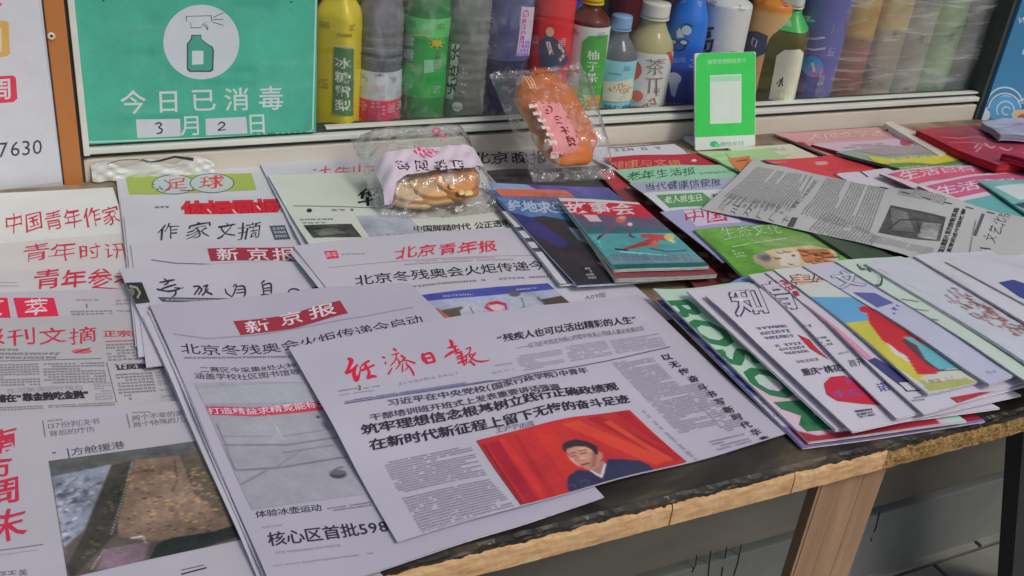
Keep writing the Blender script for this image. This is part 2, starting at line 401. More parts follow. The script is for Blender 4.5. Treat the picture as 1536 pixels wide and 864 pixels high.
class Sheet(Surf):
    def __init__(s, name, label, cat, quad, th=.002, rgb=(170, 166, 176), gloss=False, stiff=150, sag=2e-5, group=None,
                 straight=False, wave=.0003, edge=None, curl=None, cover=False, commit=True, page='front_page'):
        Q = [('w',) + tuple(q[1:]) if q[0] == 'w' else q for q in quad]
        zc = np.full(4, .01)
        th = th * {'newspaper': .25, 'magazine': .40}.get(name, 1.0)
        HD = ramp(HM)
        seed = NEWS_N[0] = NEWS_N[0] + 1; r = np.random.default_rng(seed); ph = r.random(6) * 6.28
        for it in range(3):
            c = []
            for k, q in enumerate(Q):
                c.append(np.array(q[1:3], float) if q[0] == 'w' else at_z([q], [zc[k]])[0, :2])
            s.c = np.array(c)
            Wd = np.linalg.norm(s.c[1] - s.c[0]); Hh = np.linalg.norm(s.c[3] - s.c[0])
            s.nu = max(6, int(Wd / .007)); s.nv = max(6, int(Hh / .007))
            uu, vv = np.meshgrid(np.linspace(0, 1, s.nu + 1), np.linspace(0, 1, s.nv + 1), indexing='ij')
            xy = s.bil(uu, vv)
            rest = hm_at(HD, xy) + .0001
            X = xy[..., 0]; Y = xy[..., 1]
            und = wave * (.6 + .5 * np.sin(X * 38 + Y * 17 + ph[0]) + .5 * np.sin(Y * 45 - X * 21 + ph[1]) + .25 * np.sin(X * 85 + ph[2]) * np.sin(Y * 70 + ph[3]))
            z = rest.copy()
            for k in range(stiff):
                p = np.pad(z, 1, mode='edge')
                av = (p[:-2, 1:-1] + p[2:, 1:-1] + p[1:-1, :-2] + p[1:-1, 2:]) / 4
                z = np.maximum(rest, av - sag)
            if straight:                 # a stiff magazine: no sag between its head and foot
                t_ = vv; z = np.maximum(rest, z[:, :1] * (1 - t_) + z[:, -1:] * t_)
            z = z + np.maximum(und, 0)
            if curl is not None: z = z + curl(uu, vv)
            p = np.pad(z, 1, mode='edge')
            z = np.maximum(z, (p[:-2, 1:-1] + p[2:, 1:-1] + p[1:-1, :-2] + p[1:-1, 2:]) / 4)
            s.zt = z + th; s.th = th
            zc = np.array([s.zt[0, 0], s.zt[-1, 0], s.zt[-1, -1], s.zt[0, -1]])
        if commit:                                  # raise the height field under later papers
            lo = s.c.min(0) - .01; hi = s.c.max(0) + .01
            i0, j0 = np.maximum(((lo - [HX0, HY0]) / HS).astype(int), 0); i1, j1 = np.minimum(((hi - [HX0, HY0]) / HS).astype(int) + 1, [HNX - 1, HNY - 1])
            gi, gj = np.meshgrid(np.arange(i0, i1), np.arange(j0, j1), indexing='ij')
            P = np.stack([HX0 + gi * HS, HY0 + gj * HS], -1).reshape(-1, 2)
            st = s.st(P); m = (st > -.002).all(1) & (st < 1.002).all(1)
            zz = s.zat(np.clip(st, 0, 1)).reshape(gi.shape); m = m.reshape(gi.shape)
            HM[gi[m], gj[m]] = np.maximum(HM[gi[m], gj[m]], zz[m])
        if DBG: print('SHEET', name, label[:40], (s.c.round(3)).tolist(), s.zt[[0, -1, -1, 0], [0, 0, -1, -1]].round(4), 'max', s.zt.max().round(4))
        cx, cy = s.c.mean(0); base = float(s.zt.min() - th)
        s.t = thing(name, label, cat, (cx, cy, base), group)
        V = np.stack([xy[..., 0], xy[..., 1], s.zt], -1).reshape(-1, 3)
        idx = np.arange((s.nu + 1) * (s.nv + 1)).reshape(s.nu + 1, s.nv + 1)
        a, b, c_, d = idx[:-1, :-1].ravel(), idx[1:, :-1].ravel(), idx[1:, 1:].ravel(), idx[:-1, 1:].ravel()
        F = np.concatenate([np.stack([a, d, c_], 1), np.stack([a, c_, b], 1)])
        s.page = mesh_obj('cover' if gloss else page, V, F, M_GLOSS if gloss else M_PAPER, s.t, C(rgb))
        # page block: closed rim of leaves and underside
        loop = np.concatenate([idx[:, 0], idx[-1, 1:], idx[-2::-1, -1], idx[0, -2:0:-1]])
        n = len(loop); P = V[loop]; cen = P.mean(0)
        tn = np.roll(P, -1, 0) - np.roll(P, 1, 0); nr = np.stack([tn[:, 1], -tn[:, 0]], 1); nr /= np.linalg.norm(nr, axis=1)[:, None] + 1e-9
        if ((P[:, :2] - cen[:2]) * nr).sum() < 0: nr = -nr
        L = max(2, int(round(th / .0011))); rows = [P]; cols = []
        ecol = C(edge) if edge is not None else np.minimum(C(rgb) * 1.05, .8)
        cols.append(np.tile(ecol, (n, 1)))
        for j in range(1, 2 * L + 1):
            ins = (.0009 if j % 2 else 0) * (1 if th < .02 else 1.4) + (r.random() - .5) * .0012 * (j > 1)
            Z = P.copy(); Z[:, :2] -= nr * (ins + .0004 * np.sin(np.arange(n) * .12 + r.random() * 6)[:, None]); Z[:, 2] -= th * j / (2 * L) * .97
            rows.append(Z); cols.append(np.tile(ecol * (.93 + .12 * r.random()), (n, 1)))
        VV = np.concatenate(rows); m_ = len(rows); FF = []
        k = np.arange(n); k2 = (k + 1) % n
        for j in range(m_ - 1):
            FF.append(np.stack([j * n + k, j * n + k2, (j + 1) * n + k2], 1)); FF.append(np.stack([j * n + k, (j + 1) * n + k2, (j + 1) * n + k], 1))
        off = len(VV); Vb = V.copy(); Vb[:, 2] -= th * .97
        FF.append(F[:, ::-1] + off); VV = np.concatenate([VV, Vb])
        mesh_obj('page_block', VV, np.concatenate(FF), M_EDGE, s.t, np.concatenate(cols + [np.tile(ecol, (len(Vb), 1))]), smooth=False)
        s.start(s.page, M_INKG if gloss else M_INK)
        if gloss: s.lift0 = .00055
    def bil(s, u, v):
        c = s.c; u = u[..., None]; v = v[..., None]
        return (1 - u) * (1 - v) * c[0] + u * (1 - v) * c[1] + u * v * c[2] + (1 - u) * v * c[3]
    def st(s, P):
        c = s.c; u = np.full(len(P), .5); v = np.full(len(P), .5)
        for _ in range(7):
            X = s.bil(u, v) - P
            du = (1 - v)[:, None] * (c[1] - c[0]) + v[:, None] * (c[2] - c[3]); dv = (1 - u)[:, None] * (c[3] - c[0]) + u[:, None] * (c[2] - c[1])
            det = du[:, 0] * dv[:, 1] - du[:, 1] * dv[:, 0]
            u = u - (X[:, 0] * dv[:, 1] - X[:, 1] * dv[:, 0]) / det; v = v - (du[:, 0] * X[:, 1] - du[:, 1] * X[:, 0]) / det
            u = np.clip(u, -3, 4); v = np.clip(v, -3, 4)
        return np.stack([u, v], 1)
    def zat(s, st):
        a = np.clip(st[:, 0], 0, 1) * s.nu; b = np.clip(st[:, 1], 0, 1) * s.nv
        i = np.minimum(a.astype(int), s.nu - 1); j = np.minimum(b.astype(int), s.nv - 1); a = a - i; b = b - j; z = s.zt
        z00, z10, z11, z01 = z[i, j], z[i + 1, j], z[i + 1, j + 1], z[i, j + 1]
        return np.where(b > a, z00 + b * (z01 - z00) + a * (z11 - z01), z00 + a * (z10 - z00) + b * (z11 - z10))
    def uv(s, p):
        p = np.asarray(p, float).reshape(-1, 2); z = np.full(len(p), .015)
        for _ in range(6):
            xy = at_z(p, z)[:, :2]; z = s.zat(s.st(xy))
        st = s.st(xy); return xy
    def inside(s, V):
        st = s.st(V); return ((st > .0005) & (st < .9995)).all(1)
    def clampuv(s, V):
        st = s.st(V); c = np.clip(st, .001, .999)
        return np.where((np.abs(c - st) > 1e-9).any(1)[:, None], s.bil(c[:, 0], c[:, 1]), V)
    def lift(s, V, off):
        return np.concatenate([V, (s.zat(s.st(V)) + off)[:, None]], 1)
    def cover(s, rgb, **k):
        s.begin(uvq=s.bil(np.array([.002, .998, .998, .002]), np.array([.002, .002, .998, .998])), rgb=rgb, **k)
    def fill(s, quad_st, rgb, part='printed_picture', m=None):
        """polygon in the sheet's own 0..1 coordinates"""
        q = np.array(quad_st, float); s.poly(s.bil(q[:, 0], q[:, 1]), rgb, part, m, uv=True)
# ------------------------------------------------------------------ solids
def box_vf(x0, y0, z0, x1, y1, z1):
    V = [(x, y, z) for z in (z0, z1) for y in (y0, y1) for x in (x0, x1)]
    return V, [(0, 2, 3, 1), (4, 5, 7, 6), (0, 1, 5, 4), (2, 6, 7, 3), (0, 4, 6, 2), (1, 3, 7, 5)]
def box(name, b, m, parent=None, rgb=None, bev=0.0, label=None, raw=None):
    V, F = box_vf(*b); bm = bmesh.new(); vs = [bm.verts.new(v) for v in V]; [bm.faces.new([vs[i] for i in f]) for f in F]
    if bev: bmesh.ops.bevel(bm, geom=list(bm.edges), offset=bev, segments=2, affect='EDGES', profile=.6)
    bmesh.ops.recalc_face_normals(bm, faces=bm.faces)
    V = [tuple(v.co) for v in bm.verts]; bm.verts.index_update(); F = [[v.index for v in f.verts] for f in bm.faces]; bm.free()
    col = C(rgb) if rgb is not None else raw
    return mesh_obj(name, V, F, m, parent, col, smooth=False, label=label)
def prism(name, o, ux, uy, un, w, h, d, m, parent, rgb, rad=.004, label=None):
    """a rounded board: outline in (ux, uy), thickness d along -un"""
    pts = []
    for cx, cy, a in ((w - rad, h - rad, 0), (rad, h - rad, 90), (rad, rad, 180), (w - rad, rad, 270)):
        for k in range(5):
            t = math.radians(a + k * 22.5); pts.append((cx + rad * math.cos(t), cy + rad * math.sin(t)))
    o, ux, uy, un = map(lambda q: np.array(q, float), (o, ux, uy, un)); n = len(pts)
    V = [o + ux * a + uy * b for a, b in pts] + [o + ux * a + uy * b - un * d for a, b in pts]
    F = [list(range(n)), list(range(2 * n - 1, n - 1, -1))] + [[i, n + i, n + (i + 1) % n, (i + 1) % n] for i in range(n)]
    return mesh_obj(name, V, F, m, parent, C(rgb), smooth=False, label=label)

KB = 1.35
class Bottle(Surf):
    """profile [(z, r)], plan superellipse exponent sq (2 = round)"""
    step = .006
    def __init__(s, x, y, z0, prof, sq=2.0, rot=0.):
        s.x, s.y, s.z0, s.prof, s.sq, s.rot = x, y, z0, np.array(prof, float), sq, rot
        s.face = math.atan2(-y, -x)
    def rad(s, ang, z, prof=None):
        p = s.prof if prof is None else prof
        r = np.interp(z, p[:, 0], p[:, 1]); a = ang - s.rot
        k = (np.abs(np.cos(a)) ** s.sq + np.abs(np.sin(a)) ** s.sq) ** (-1.0 / s.sq)
        return r * k
    def shell(s, name, m, parent, z0, z1, off=0., rgb=None, nz=None, na=36, cap=True, cols=None, raw=None, prof=None, label=None):
        pr = s.prof if prof is None else np.array(prof, float)
        zs = sorted(set([z0, z1] + [q for q in pr[:, 0] if z0 < q < z1] + list(np.linspace(z0, z1, nz or 8))))
        a = np.arange(na) / na * 2 * math.pi; V = []; cc = []
        for z in zs:
            r = s.rad(a, np.full(na, z), pr) + off
            V.append(np.stack([s.x + r * np.cos(a), s.y + r * np.sin(a), np.full(na, s.z0 + z)], 1))
            if cols is not None: cc.append(np.tile(C(cols(z), KB), (na, 1)))
        n = len(zs); V = np.concatenate(V); F = []
        k = np.arange(na); k2 = (k + 1) % na
        for j in range(n - 1): F += [[j * na + q, j * na + q2, (j + 1) * na + q2, (j + 1) * na + q] for q, q2 in zip(k, k2)]
        if cap: F += [list(range(na - 1, -1, -1)), list(range((n - 1) * na, n * na))]
        col = np.concatenate(cc) if cols is not None else (C(rgb, KB) if rgb is not None else raw)
        return mesh_obj(name, V, F, m, parent, col, label=label)
    def uv(s, p):
        d = ray(p); R = float(np.median(s.prof[:, 1][s.prof[:, 1] > .01]))
        a = d[:, 0] ** 2 + d[:, 1] ** 2; b = -2 * (d[:, 0] * s.x + d[:, 1] * s.y); c = s.x ** 2 + s.y ** 2 - R * R
        disc = np.maximum(b * b - 4 * a * c, 0); t = (-b - np.sqrt(disc)) / (2 * a); P = O3 + d * t[:, None]
        ang = np.arctan2(P[:, 1] - s.y, P[:, 0] - s.x); s.R = R
        dd = (ang - s.face + math.pi) % (2 * math.pi) - math.pi
        return np.stack([dd * R, P[:, 2] - s.z0], 1)
    def inside(s, V): return np.ones(len(V), bool)
    def lift(s, V, off):
        ang = V[:, 0] / s.R + s.face; r = s.rad(ang, V[:, 1]) + off + s.loff
        return np.stack([s.x + r * np.cos(ang), s.y + r * np.sin(ang), s.z0 + V[:, 1]], 1)
    loff = .0006; kc = KB

def foot(px, y):      # where a bottle standing on the shelf at depth y projects
    return at_y([px], y)[0]

class Bag(Surf):
    """pillow bag: bilinear ground patch of four 3-D corners plus a bulge along the normal"""
    step = .006
    def __init__(s, c, hgt, seed=1):
        s.c = np.array(c, float); s.h = hgt; s.r = np.random.default_rng(seed); s.fz = s.r.random(10) * 6.28
        n = np.cross(s.c[1] - s.c[0], s.c[0] - s.c[3]); s.n = n / np.linalg.norm(n)
        if s.n[2] < 0: s.n = -s.n
        s.W = np.linalg.norm(s.c[1] - s.c[0]); s.H = np.linalg.norm(s.c[3] - s.c[0])
    def base(s, u, v):
        u = u[:, None]; v = v[:, None]; c = s.c
        return (1 - u) * (1 - v) * c[0] + u * (1 - v) * c[1] + u * v * c[2] + (1 - u) * v * c[3]
    def bulge(s, u, v):
        u = np.clip(u, 0, 1); v = np.clip(v, 0, 1)
        a = np.clip(np.minimum(v - .07, .93 - v) / .16, 0, 1); b = np.clip(np.minimum(u, 1 - u) / .17, 0, 1)
        a = np.sin(a * math.pi / 2) ** .9; b = np.sin(b * math.pi / 2) ** .7
        wr = .0022 * (np.sin(u * 23 + v * 9 + s.fz[0]) * np.sin(v * 31 - u * 7 + s.fz[1])) + .0012 * np.sin(u * 50 + v * 37 + s.fz[2]) + .0015 * np.abs(np.sin(u * 40 - v * 60 + s.fz[3]))
        crimp = .0015 * np.sin(u * 150) * (1 - a)
        return s.h * a * b + wr * (.25 + .75 * np.clip(1 - a * b + .3, 0, 1)) * (b > 0) + crimp + .003
    def uv(s, p):
        o = s.c[3] + s.n * s.h * .8; d = ray(p); t = ((o - O3) @ s.n) / (d @ s.n); P = O3 + d * t[:, None]
        # inverse of the bilinear patch, in metres
        ux = (s.c[2] - s.c[3]) / s.W; uy = (s.c[0] - s.c[3]) / s.H
        G = np.stack([ux, uy], 1); return np.linalg.lstsq(G, (P - o).T, rcond=None)[0].T
    def inside(s, V): return (V[:, 0] > 0) & (V[:, 0] < s.W) & (V[:, 1] > 0) & (V[:, 1] < s.H)
    def lift(s, V, off):
        u = V[:, 0] / s.W; v = 1 - V[:, 1] / s.H
        return s.base(u, v) + s.n * (s.bulge(u, v) + off + .0006)[:, None]
    def film(s, m, parent, nu=56, nv=72):
        u, v = np.meshgrid(np.linspace(0, 1, nu), np.linspace(0, 1, nv), indexing='ij'); u = u.ravel(); v = v.ravel()
        jit = .004 * np.sin(np.arange(nu) * 1.9)
        v2 = v.copy().reshape(nu, nv); v2[:, 0] += jit; v2[:, -1] += jit; v2 = v2.ravel()
        top = s.base(u, v2) + s.n * s.bulge(u, v)[:, None]; bot = s.base(u, v2) + s.n * (.0006 + .0 * u)[:, None]
        idx = np.arange(nu * nv).reshape(nu, nv); a, b, c, d = idx[:-1, :-1].ravel(), idx[1:, :-1].ravel(), idx[1:, 1:].ravel(), idx[:-1, 1:].ravel()
        F = np.stack([a, d, c, b], 1)
        return mesh_obj('clear_film', np.concatenate([top, bot]), np.concatenate([F, F[:, ::-1] + nu * nv]), m, parent)

def bun(name, c, rx, ry, rz, ux, uy, un, m, parent, colf, e=.8, bend=0., label=None):
    """rounded loaf about centre c with axes ux uy un; colf(unit xyz) gives its crust colour"""
    nu, nv = 40, 22; V = []; cc = []
    for j in range(nv + 1):
        ph = -math.pi / 2 + math.pi * j / nv
        for i in range(nu):
            th = 2 * math.pi * i / nu
            sg = lambda q, e: math.copysign(abs(q) ** e, q)
            x = sg(math.cos(ph), .8) * sg(math.cos(th), e); y = sg(math.cos(ph), .8) * sg(math.sin(th), e); z = sg(math.sin(ph), .9)
            lump = 1 + .03 * math.sin(x * 7 + y * 5 + rx * 900) + .02 * math.sin(y * 13 + z * 6)
            V.append(np.array(c) + np.array(ux) * (x * rx * lump + bend * y * y) + np.array(uy) * y * ry * lump + np.array(un) * z * rz * lump)
            cc.append(C(colf(x, y, z)))
    F = []
    for j in range(nv):
        for i in range(nu):
            a = j * nu + i; b = j * nu + (i + 1) % nu; F.append((a, b, b + nu, a + nu))
    return mesh_obj(name, V, F, m, parent, np.array(cc), label=label)
# ================================================================== the kiosk, the table and the pavement
M_POST = mat('orange_brown_paint', tuple(C((166, 104, 56))), rough=.42, noise=.18, nscale=9, bump=.2, bscale=35, stretch=(1, 1, .25))
M_CREAM = mat('cream_sill_paint', tuple(C((182, 174, 164))), rough=.5, noise=.14, nscale=12, bump=.08, bscale=40, stretch=(.4, 1, 2))
M_ALU = mat('aluminium_rail', tuple(C((196, 196, 190))), rough=.35, noise=.1, nscale=30, stretch=(.2, 1, 1))
M_DARK = mat('dark_seal', tuple(C((52, 58, 54))), rough=.7, noise=.2)
M_INSIDE = mat('dark_interior', tuple(C((44, 44, 48))), rough=.8, noise=.2, nscale=10)
M_STONE = mat('grey_stone_slab', tuple(C((112, 113, 112), .82)), rough=.6, noise=.16, nscale=7, bump=.25, bscale=50)
M_STONE2 = mat('brown_grey_stone', tuple(C((98, 93, 86), 1.15)), rough=.65, noise=.3, nscale=5, bump=.35, bscale=30, stretch=(.5, 1, 1.6))
M_TILE = mat('paving_tile', tuple(C((118, 116, 112), .95)), rough=.75, noise=.25, nscale=9, bump=.4, bscale=60)
M_GROUND = mat('pavement_joints', tuple(C((96, 92, 86), .7)), rough=.95, noise=.3, nscale=30, bump=.4, bscale=80)
YW = 1.235; GZ = -.73; BY = .90

def wood_mat(name, col, dark, crumbs=False, SCL=(9, 60, 60), dist=.25):
    m = bpy.data.materials.new(name); m.use_nodes = True; n = m.node_tree.nodes; l = m.node_tree.links; b = n['Principled BSDF']
    b.inputs['Roughness'].default_value = .75
    tc = n.new('ShaderNodeTexCoord'); mp = n.new('ShaderNodeMapping'); mp.inputs['Scale'].default_value = SCL
    l.new(tc.outputs['Object'], mp.inputs[0])
    t = n.new('ShaderNodeTexNoise'); t.inputs['Scale'].default_value = 2.5; t.inputs['Detail'].default_value = 9; t.inputs['Roughness'].default_value = .62; t.inputs['Distortion'].default_value = dist
    l.new(mp.outputs[0], t.inputs['Vector'])
    r = n.new('ShaderNodeValToRGB'); e = r.color_ramp.elements
    e[0].position = .28; e[0].color = (*dark, 1); e[1].position = .54; e[1].color = (*col, 1)
    x = r.color_ramp.elements.new(.75); x.color = (*np.minimum(np.array(col) * 1.3, .8), 1)
    l.new(t.outputs[0], r.inputs[0]); l.new(r.outputs[0], b.inputs['Base Color'])
    bp = n.new('ShaderNodeBump'); bp.inputs['Strength'].default_value = .18 if not crumbs else 1.0; bp.inputs['Distance'].default_value = .002 if not crumbs else .005
    l.new(t.outputs[0], bp.inputs['Height']); l.new(bp.outputs[0], b.inputs['Normal']); return m
M_BATTEN = wood_mat('worn_pale_wood', tuple(C((196, 156, 116))), tuple(C((160, 120, 86))), SCL=(20, 90, 70))
M_OSB = wood_mat('crumbling_chipboard', tuple(C((158, 122, 74))), tuple(C((78, 56, 36))), True, SCL=(70, 90, 90), dist=.1)
M_LEG = wood_mat('brown_panel_wood', tuple(C((140, 110, 88))), tuple(C((128, 98, 76))), SCL=(30, 30, 2))
def top_mat():
    m = bpy.data.materials.new('blackened_table_paint'); m.use_nodes = True; n = m.node_tree.nodes; l = m.node_tree.links; b = n['Principled BSDF']
    tc = n.new('ShaderNodeTexCoord')
    t = n.new('ShaderNodeTexNoise'); t.inputs['Scale'].default_value = 16; t.inputs['Detail'].default_value = 8; t.inputs['Distortion'].default_value = .6
    mp = n.new('ShaderNodeMapping'); mp.inputs['Scale'].default_value = (.7, 1.5, 1); l.new(tc.outputs['Object'], mp.inputs[0]); l.new(mp.outputs[0], t.inputs['Vector'])
    r = n.new('ShaderNodeValToRGB'); e = r.color_ramp.elements
    e[0].position = .42; e[0].color = (*C((36, 33, 32)), 1); e[1].position = .72; e[1].color = (*C((92, 78, 60)), 1)
    x = r.color_ramp.elements.new(.56); x.color = (*C((50, 46, 42)), 1)
    l.new(t.outputs[0], r.inputs[0])
    # brown bare board towards the wall, black paint along the front
    sp = n.new('ShaderNodeSeparateXYZ'); l.new(tc.outputs['Object'], sp.inputs[0])
    mr = n.new('ShaderNodeMapRange'); mr.inputs[1].default_value = -.20; mr.inputs[2].default_value = -.13; l.new(sp.outputs[1], mr.inputs[0])
    t2 = n.new('ShaderNodeTexNoise'); t2.inputs['Scale'].default_value = 25; t2.inputs['Detail'].default_value = 6; l.new(tc.outputs['Object'], t2.inputs['Vector'])
    r2 = n.new('ShaderNodeValToRGB'); r2.color_ramp.elements[0].position = .3; r2.color_ramp.elements[0].color = (*C((84, 70, 56)), 1)
    r2.color_ramp.elements[1].position = .7; r2.color_ramp.elements[1].color = (*C((138, 120, 98)), 1); l.new(t2.outputs[0], r2.inputs[0])
    mx = n.new('ShaderNodeMix'); mx.data_type = 'RGBA'; l.new(mr.outputs[0], mx.inputs[0]); l.new(r.outputs[0], mx.inputs[6]); l.new(r2.outputs[0], mx.inputs[7])
    # pale flecks
    v = n.new('ShaderNodeTexNoise'); v.inputs['Scale'].default_value = 110; v.inputs['Detail'].default_value = 3; l.new(tc.outputs['Object'], v.inputs['Vector'])
    mr2 = n.new('ShaderNodeMapRange'); mr2.inputs[1].default_value = .70; mr2.inputs[2].default_value = .76; l.new(v.outputs[0], mr2.inputs[0])
    mx2 = n.new('ShaderNodeMix'); mx2.data_type = 'RGBA'; l.new(mr2.outputs[0], mx2.inputs[0]); l.new(mx.outputs[2], mx2.inputs[6]); mx2.inputs[7].default_value = (.3, .29, .27, 1)
    l.new(mx2.outputs[2], b.inputs['Base Color'])
    rr = n.new('ShaderNodeMapRange'); rr.inputs[3].default_value = .28; rr.inputs[4].default_value = .7; l.new(t.outputs[0], rr.inputs[0]); l.new(rr.outputs[0], b.inputs['Roughness'])
    bp = n.new('ShaderNodeBump'); bp.inputs['Strength'].default_value = .35; bp.inputs['Distance'].default_value = .002; l.new(t.outputs[0], bp.inputs['Height']); l.new(bp.outputs[0], b.inputs['Normal'])
    return m
M_TOP = top_mat()

# ---- ground
g = structure(mesh_obj('pavement', [(-400, -400, GZ - .004), (400, -400, GZ - .004), (400, 400, GZ - .004), (-400, 400, GZ - .004)], [(0, 1, 2, 3)], M_GROUND))
tw, tl = .40, .34
for i in range(-1, 6):
    for j in range(-2, 3):
        x0 = 1.02 + (i - 1) * tw + (j % 2) * .13; y1 = BY - .03 - j * tl
        dz = rng.random() * .002
        o = box('paving_tile', (x0 + .004, y1 - tl + .004, GZ - .02, x0 + tw - .004, y1 - .004, GZ + .001 + dz), M_TILE, g, bev=.002)
# ---- kiosk
kiosk = thing('newspaper_kiosk', 'newspaper kiosk with cream sill, long drinks window and grey stone slab base behind the table', 'kiosk', (.8, YW + .3, GZ))
box('base_core', (-1.2, BY + .04, GZ - .004, 1.80, 2.2, -.03), M_INSIDE, kiosk)
for x0, x1 in ((-1.2, -.10), (-.10, 1.68), (1.68, 1.80)):          # skirting slabs and the slabs above them
    sl = box('stone_slab', (x0 + .003, BY - .012, GZ - .01, x1 - .003, BY + .045, -.578), M_STONE, kiosk, bev=.003)
    box('upper_stone_slab', (x0 + .003, BY, -.573, x1 - .003, BY + .05, -.035), M_STONE2, kiosk, bev=.003)
    if x0 == -.10:
        s = PlaneSurf((0, BY - .0121, 0), (1, 0, 0), (0, 0, 1)); s.start(sl, M_INK)
        for p in ([(1045, 832), (1043, 848), (1038, 858)], [(1066, 826), (1062, 864)], [(1090, 820), (1087, 838)], [(1084, 850), (1082, 864)], [(1112, 816), (1106, 846), (1100, 864)], [(1320, 766), (1314, 790), (1311, 798)], [(1308, 806), (1306, 812)]): s.line(p, 1.8, (26, 26, 28), 'black_drip')
        s.flush()
# front wall parts round the window
box('window_sill', (.058, YW - .004, -.03, 1.592, YW + .30, .0265), M_CREAM, kiosk, bev=.0015)
box('sill_groove', (.060, YW + .004, .0268, 1.590, YW + .05, .0335), M_DARK, kiosk)
box('lower_rail', (.060, YW - .006, .0337, 1.590, YW + .03, .0415), M_ALU, kiosk, bev=.0015)
box('upper_rail', (.060, YW + .004, .0417, 1.590, YW + .028, .0465), M_DARK, kiosk)
box('glazing_bead', (.360, YW + .000, .0467, 1.590, YW + .012, .0495), M_ALU, kiosk, bev=.0006)
box('shelf_board', (.06, YW + .032, .015, 1.66, YW + .36, .022), M_INSIDE, kiosk)
box('back_wall', (-.3, YW + .36, -.03, 1.9, YW + .38, 1.2), M_INSIDE, kiosk)
box('side_wall', (1.86, YW + .03, -.03, 1.88, YW + .36, 1.2), M_INSIDE, kiosk)
box('side_wall', (-.32, YW + .03, -.03, -.302, YW + .36, 1.2), M_INSIDE, kiosk)
box('roof', (-1.2, YW - .12, 1.21, 2.0, 2.3, 1.30), M_ALU, kiosk)
box('upper_front_panel', (-1.2, YW - .004, .62, 2.0, YW + .02, 1.205), M_CREAM, kiosk)
M_PANE = film_mat('window_glass', (.985, .99, .988), milk=.003, rough=.02, bump=0, refl=.55)
mesh_obj('glass_pane', *box_vf(.350, YW + .013, .0467, 1.575, YW + .017, .62), M_PANE, kiosk, smooth=False)
# wooden post, white frame round the notice, dark gasket
box('wooden_post', (.0345, YW - .012, -.03, .0555, YW + .03, .62), M_POST, kiosk, bev=.0015)
box('gasket', (.0557, YW - .004, -.03, .0592, YW + .03, .62), M_DARK, kiosk)
box('white_window_frame', (.0594, YW - .010, .0337, .0665, YW + .03, .62), M_ALU, kiosk, bev=.001)
box('window_jamb', (1.592, YW - .008, -.03, 1.612, YW + .03, .62), M_DARK, kiosk, bev=.001)
box('left_wall_panel', (-1.2, YW - .002, -.03, .0343, YW + .03, .62), M_CREAM, kiosk)
P = at_y([(77, 54)], YW - .013)[0]; a = np.arange(16) / 16 * 6.283
ringV = [(P[0] + r * math.cos(t), P[1] - d, P[2] + r * math.sin(t)) for r, d in ((.0042, 0), (.0042, .0012), (.0018, .0016), (.0016, .0004)) for t in a]
ringF = [[j * 16 + i, j * 16 + (i + 1) % 16, (j + 1) * 16 + (i + 1) % 16, (j + 1) * 16 + i] for j in range(3) for i in range(16)]
mesh_obj('screw_washer', ringV, ringF, M_PLASTIC, kiosk, C((226, 214, 190)))
mesh_obj('screw_head', [(P[0] + .0017 * math.cos(t), P[1] - .0006, P[2] + .0017 * math.sin(t)) for t in a], [list(range(16))], M_PLASTIC, kiosk, C((50, 34, 26)))
# ---- table
table = thing('display_table', 'worn wooden display table with blackened top and pale front edge, carrying all the papers', 'table', (.7, .8, GZ))
def rough_slab(name, x0, x1, y0, y1, z0, z1, m, amp, n, seed, parent):
    r = np.random.default_rng(seed); xs = np.linspace(x0, x1, n); V = []; F = []
    nb = lambda a: np.convolve(r.random(n + 6) - .5, np.ones(4) / 4, 'valid')[:n] * a * 2
    rows = [(y1, z1, 0, 0), (y0 + .008, z1, .3, .15), (y0 + .001, z1 - .0015, 1, 1), (y0, z1 - .005, .7, .3), (y0, (z0 + z1) / 2, .4, .2), (y0, z0 + .002, .5, .3), (y0 + .002, z0, .2, .2), (y1, z0, 0, 0)]
    for (y, z, ay, az) in rows:
        jy, jz = nb(amp) * ay, nb(amp) * az
        V += [(x, y + abs(a_), z - abs(b_)) for x, a_, b_ in zip(xs, jy, jz)]
    R = len(rows)
    for j in range(R):
        for i in range(n - 1):
            a_, b_ = j * n + i, ((j + 1) % R) * n + i; F.append((a_, b_, b_ + 1, a_ + 1))
    F.append([j * n for j in range(R)]); F.append([j * n + n - 1 for j in range(R - 1, -1, -1)])
    return mesh_obj(name, V, F, m, parent, smooth=False)
rough_slab('paint_layer', -.65, 2.0, .4895, .62, -.0019, -.0001, M_TOP, .0065, 700, 5, table)
rough_slab('tabletop', -.65, 2.0, .4990, 1.229, -.024, -.0010, M_TOP, .002, 420, 3, table)
for k, (x0, x1, m, amp) in enumerate([(-.65, .4335, M_BATTEN, .0018), (.4350, .5602, M_BATTEN, .0014), (.5618, .668, M_BATTEN, .002), (.6690, 2.0, M_OSB, .009)]):
    rough_slab('edge_batten', x0, x1, .488, .4988 if m is M_BATTEN else .4988, -.0262, -.0024, m, amp, int((x1 - x0) / .004) + 8, 20 + k, table)
leg = box('panel_leg', (.618, .505, GZ, .694, .512, -.0265), M_LEG, table, bev=.001)
for x0, x1 in ((.6085, .6120), (.6130, .6165)):
    box('leg_trim', (x0, .501, GZ, x1, .512, -.0265), M_LEG, leg, bev=.0005)
for x0, x1, y in ((.6185, .6399, .5028), (.6402, .6666, .5030), (.6669, .6938, .5029)):
    box('leg_plank', (x0, y, GZ, x1, .506, -.0267), M_LEG, leg, bev=.0005)
box('panel_leg', (-.5, .505, GZ, -.42, .53, -.0265), M_LEG, table, bev=.001)
pA, pB = at_y([(1510, 640)], .75)[0], at_y([(1500, 800)], .75)[0]; dp = (pB - pA) / (pB[2] - pA[2])
pT = pA + dp * (-.027 - pA[2]); pG = pA + dp * (GZ - pA[2])
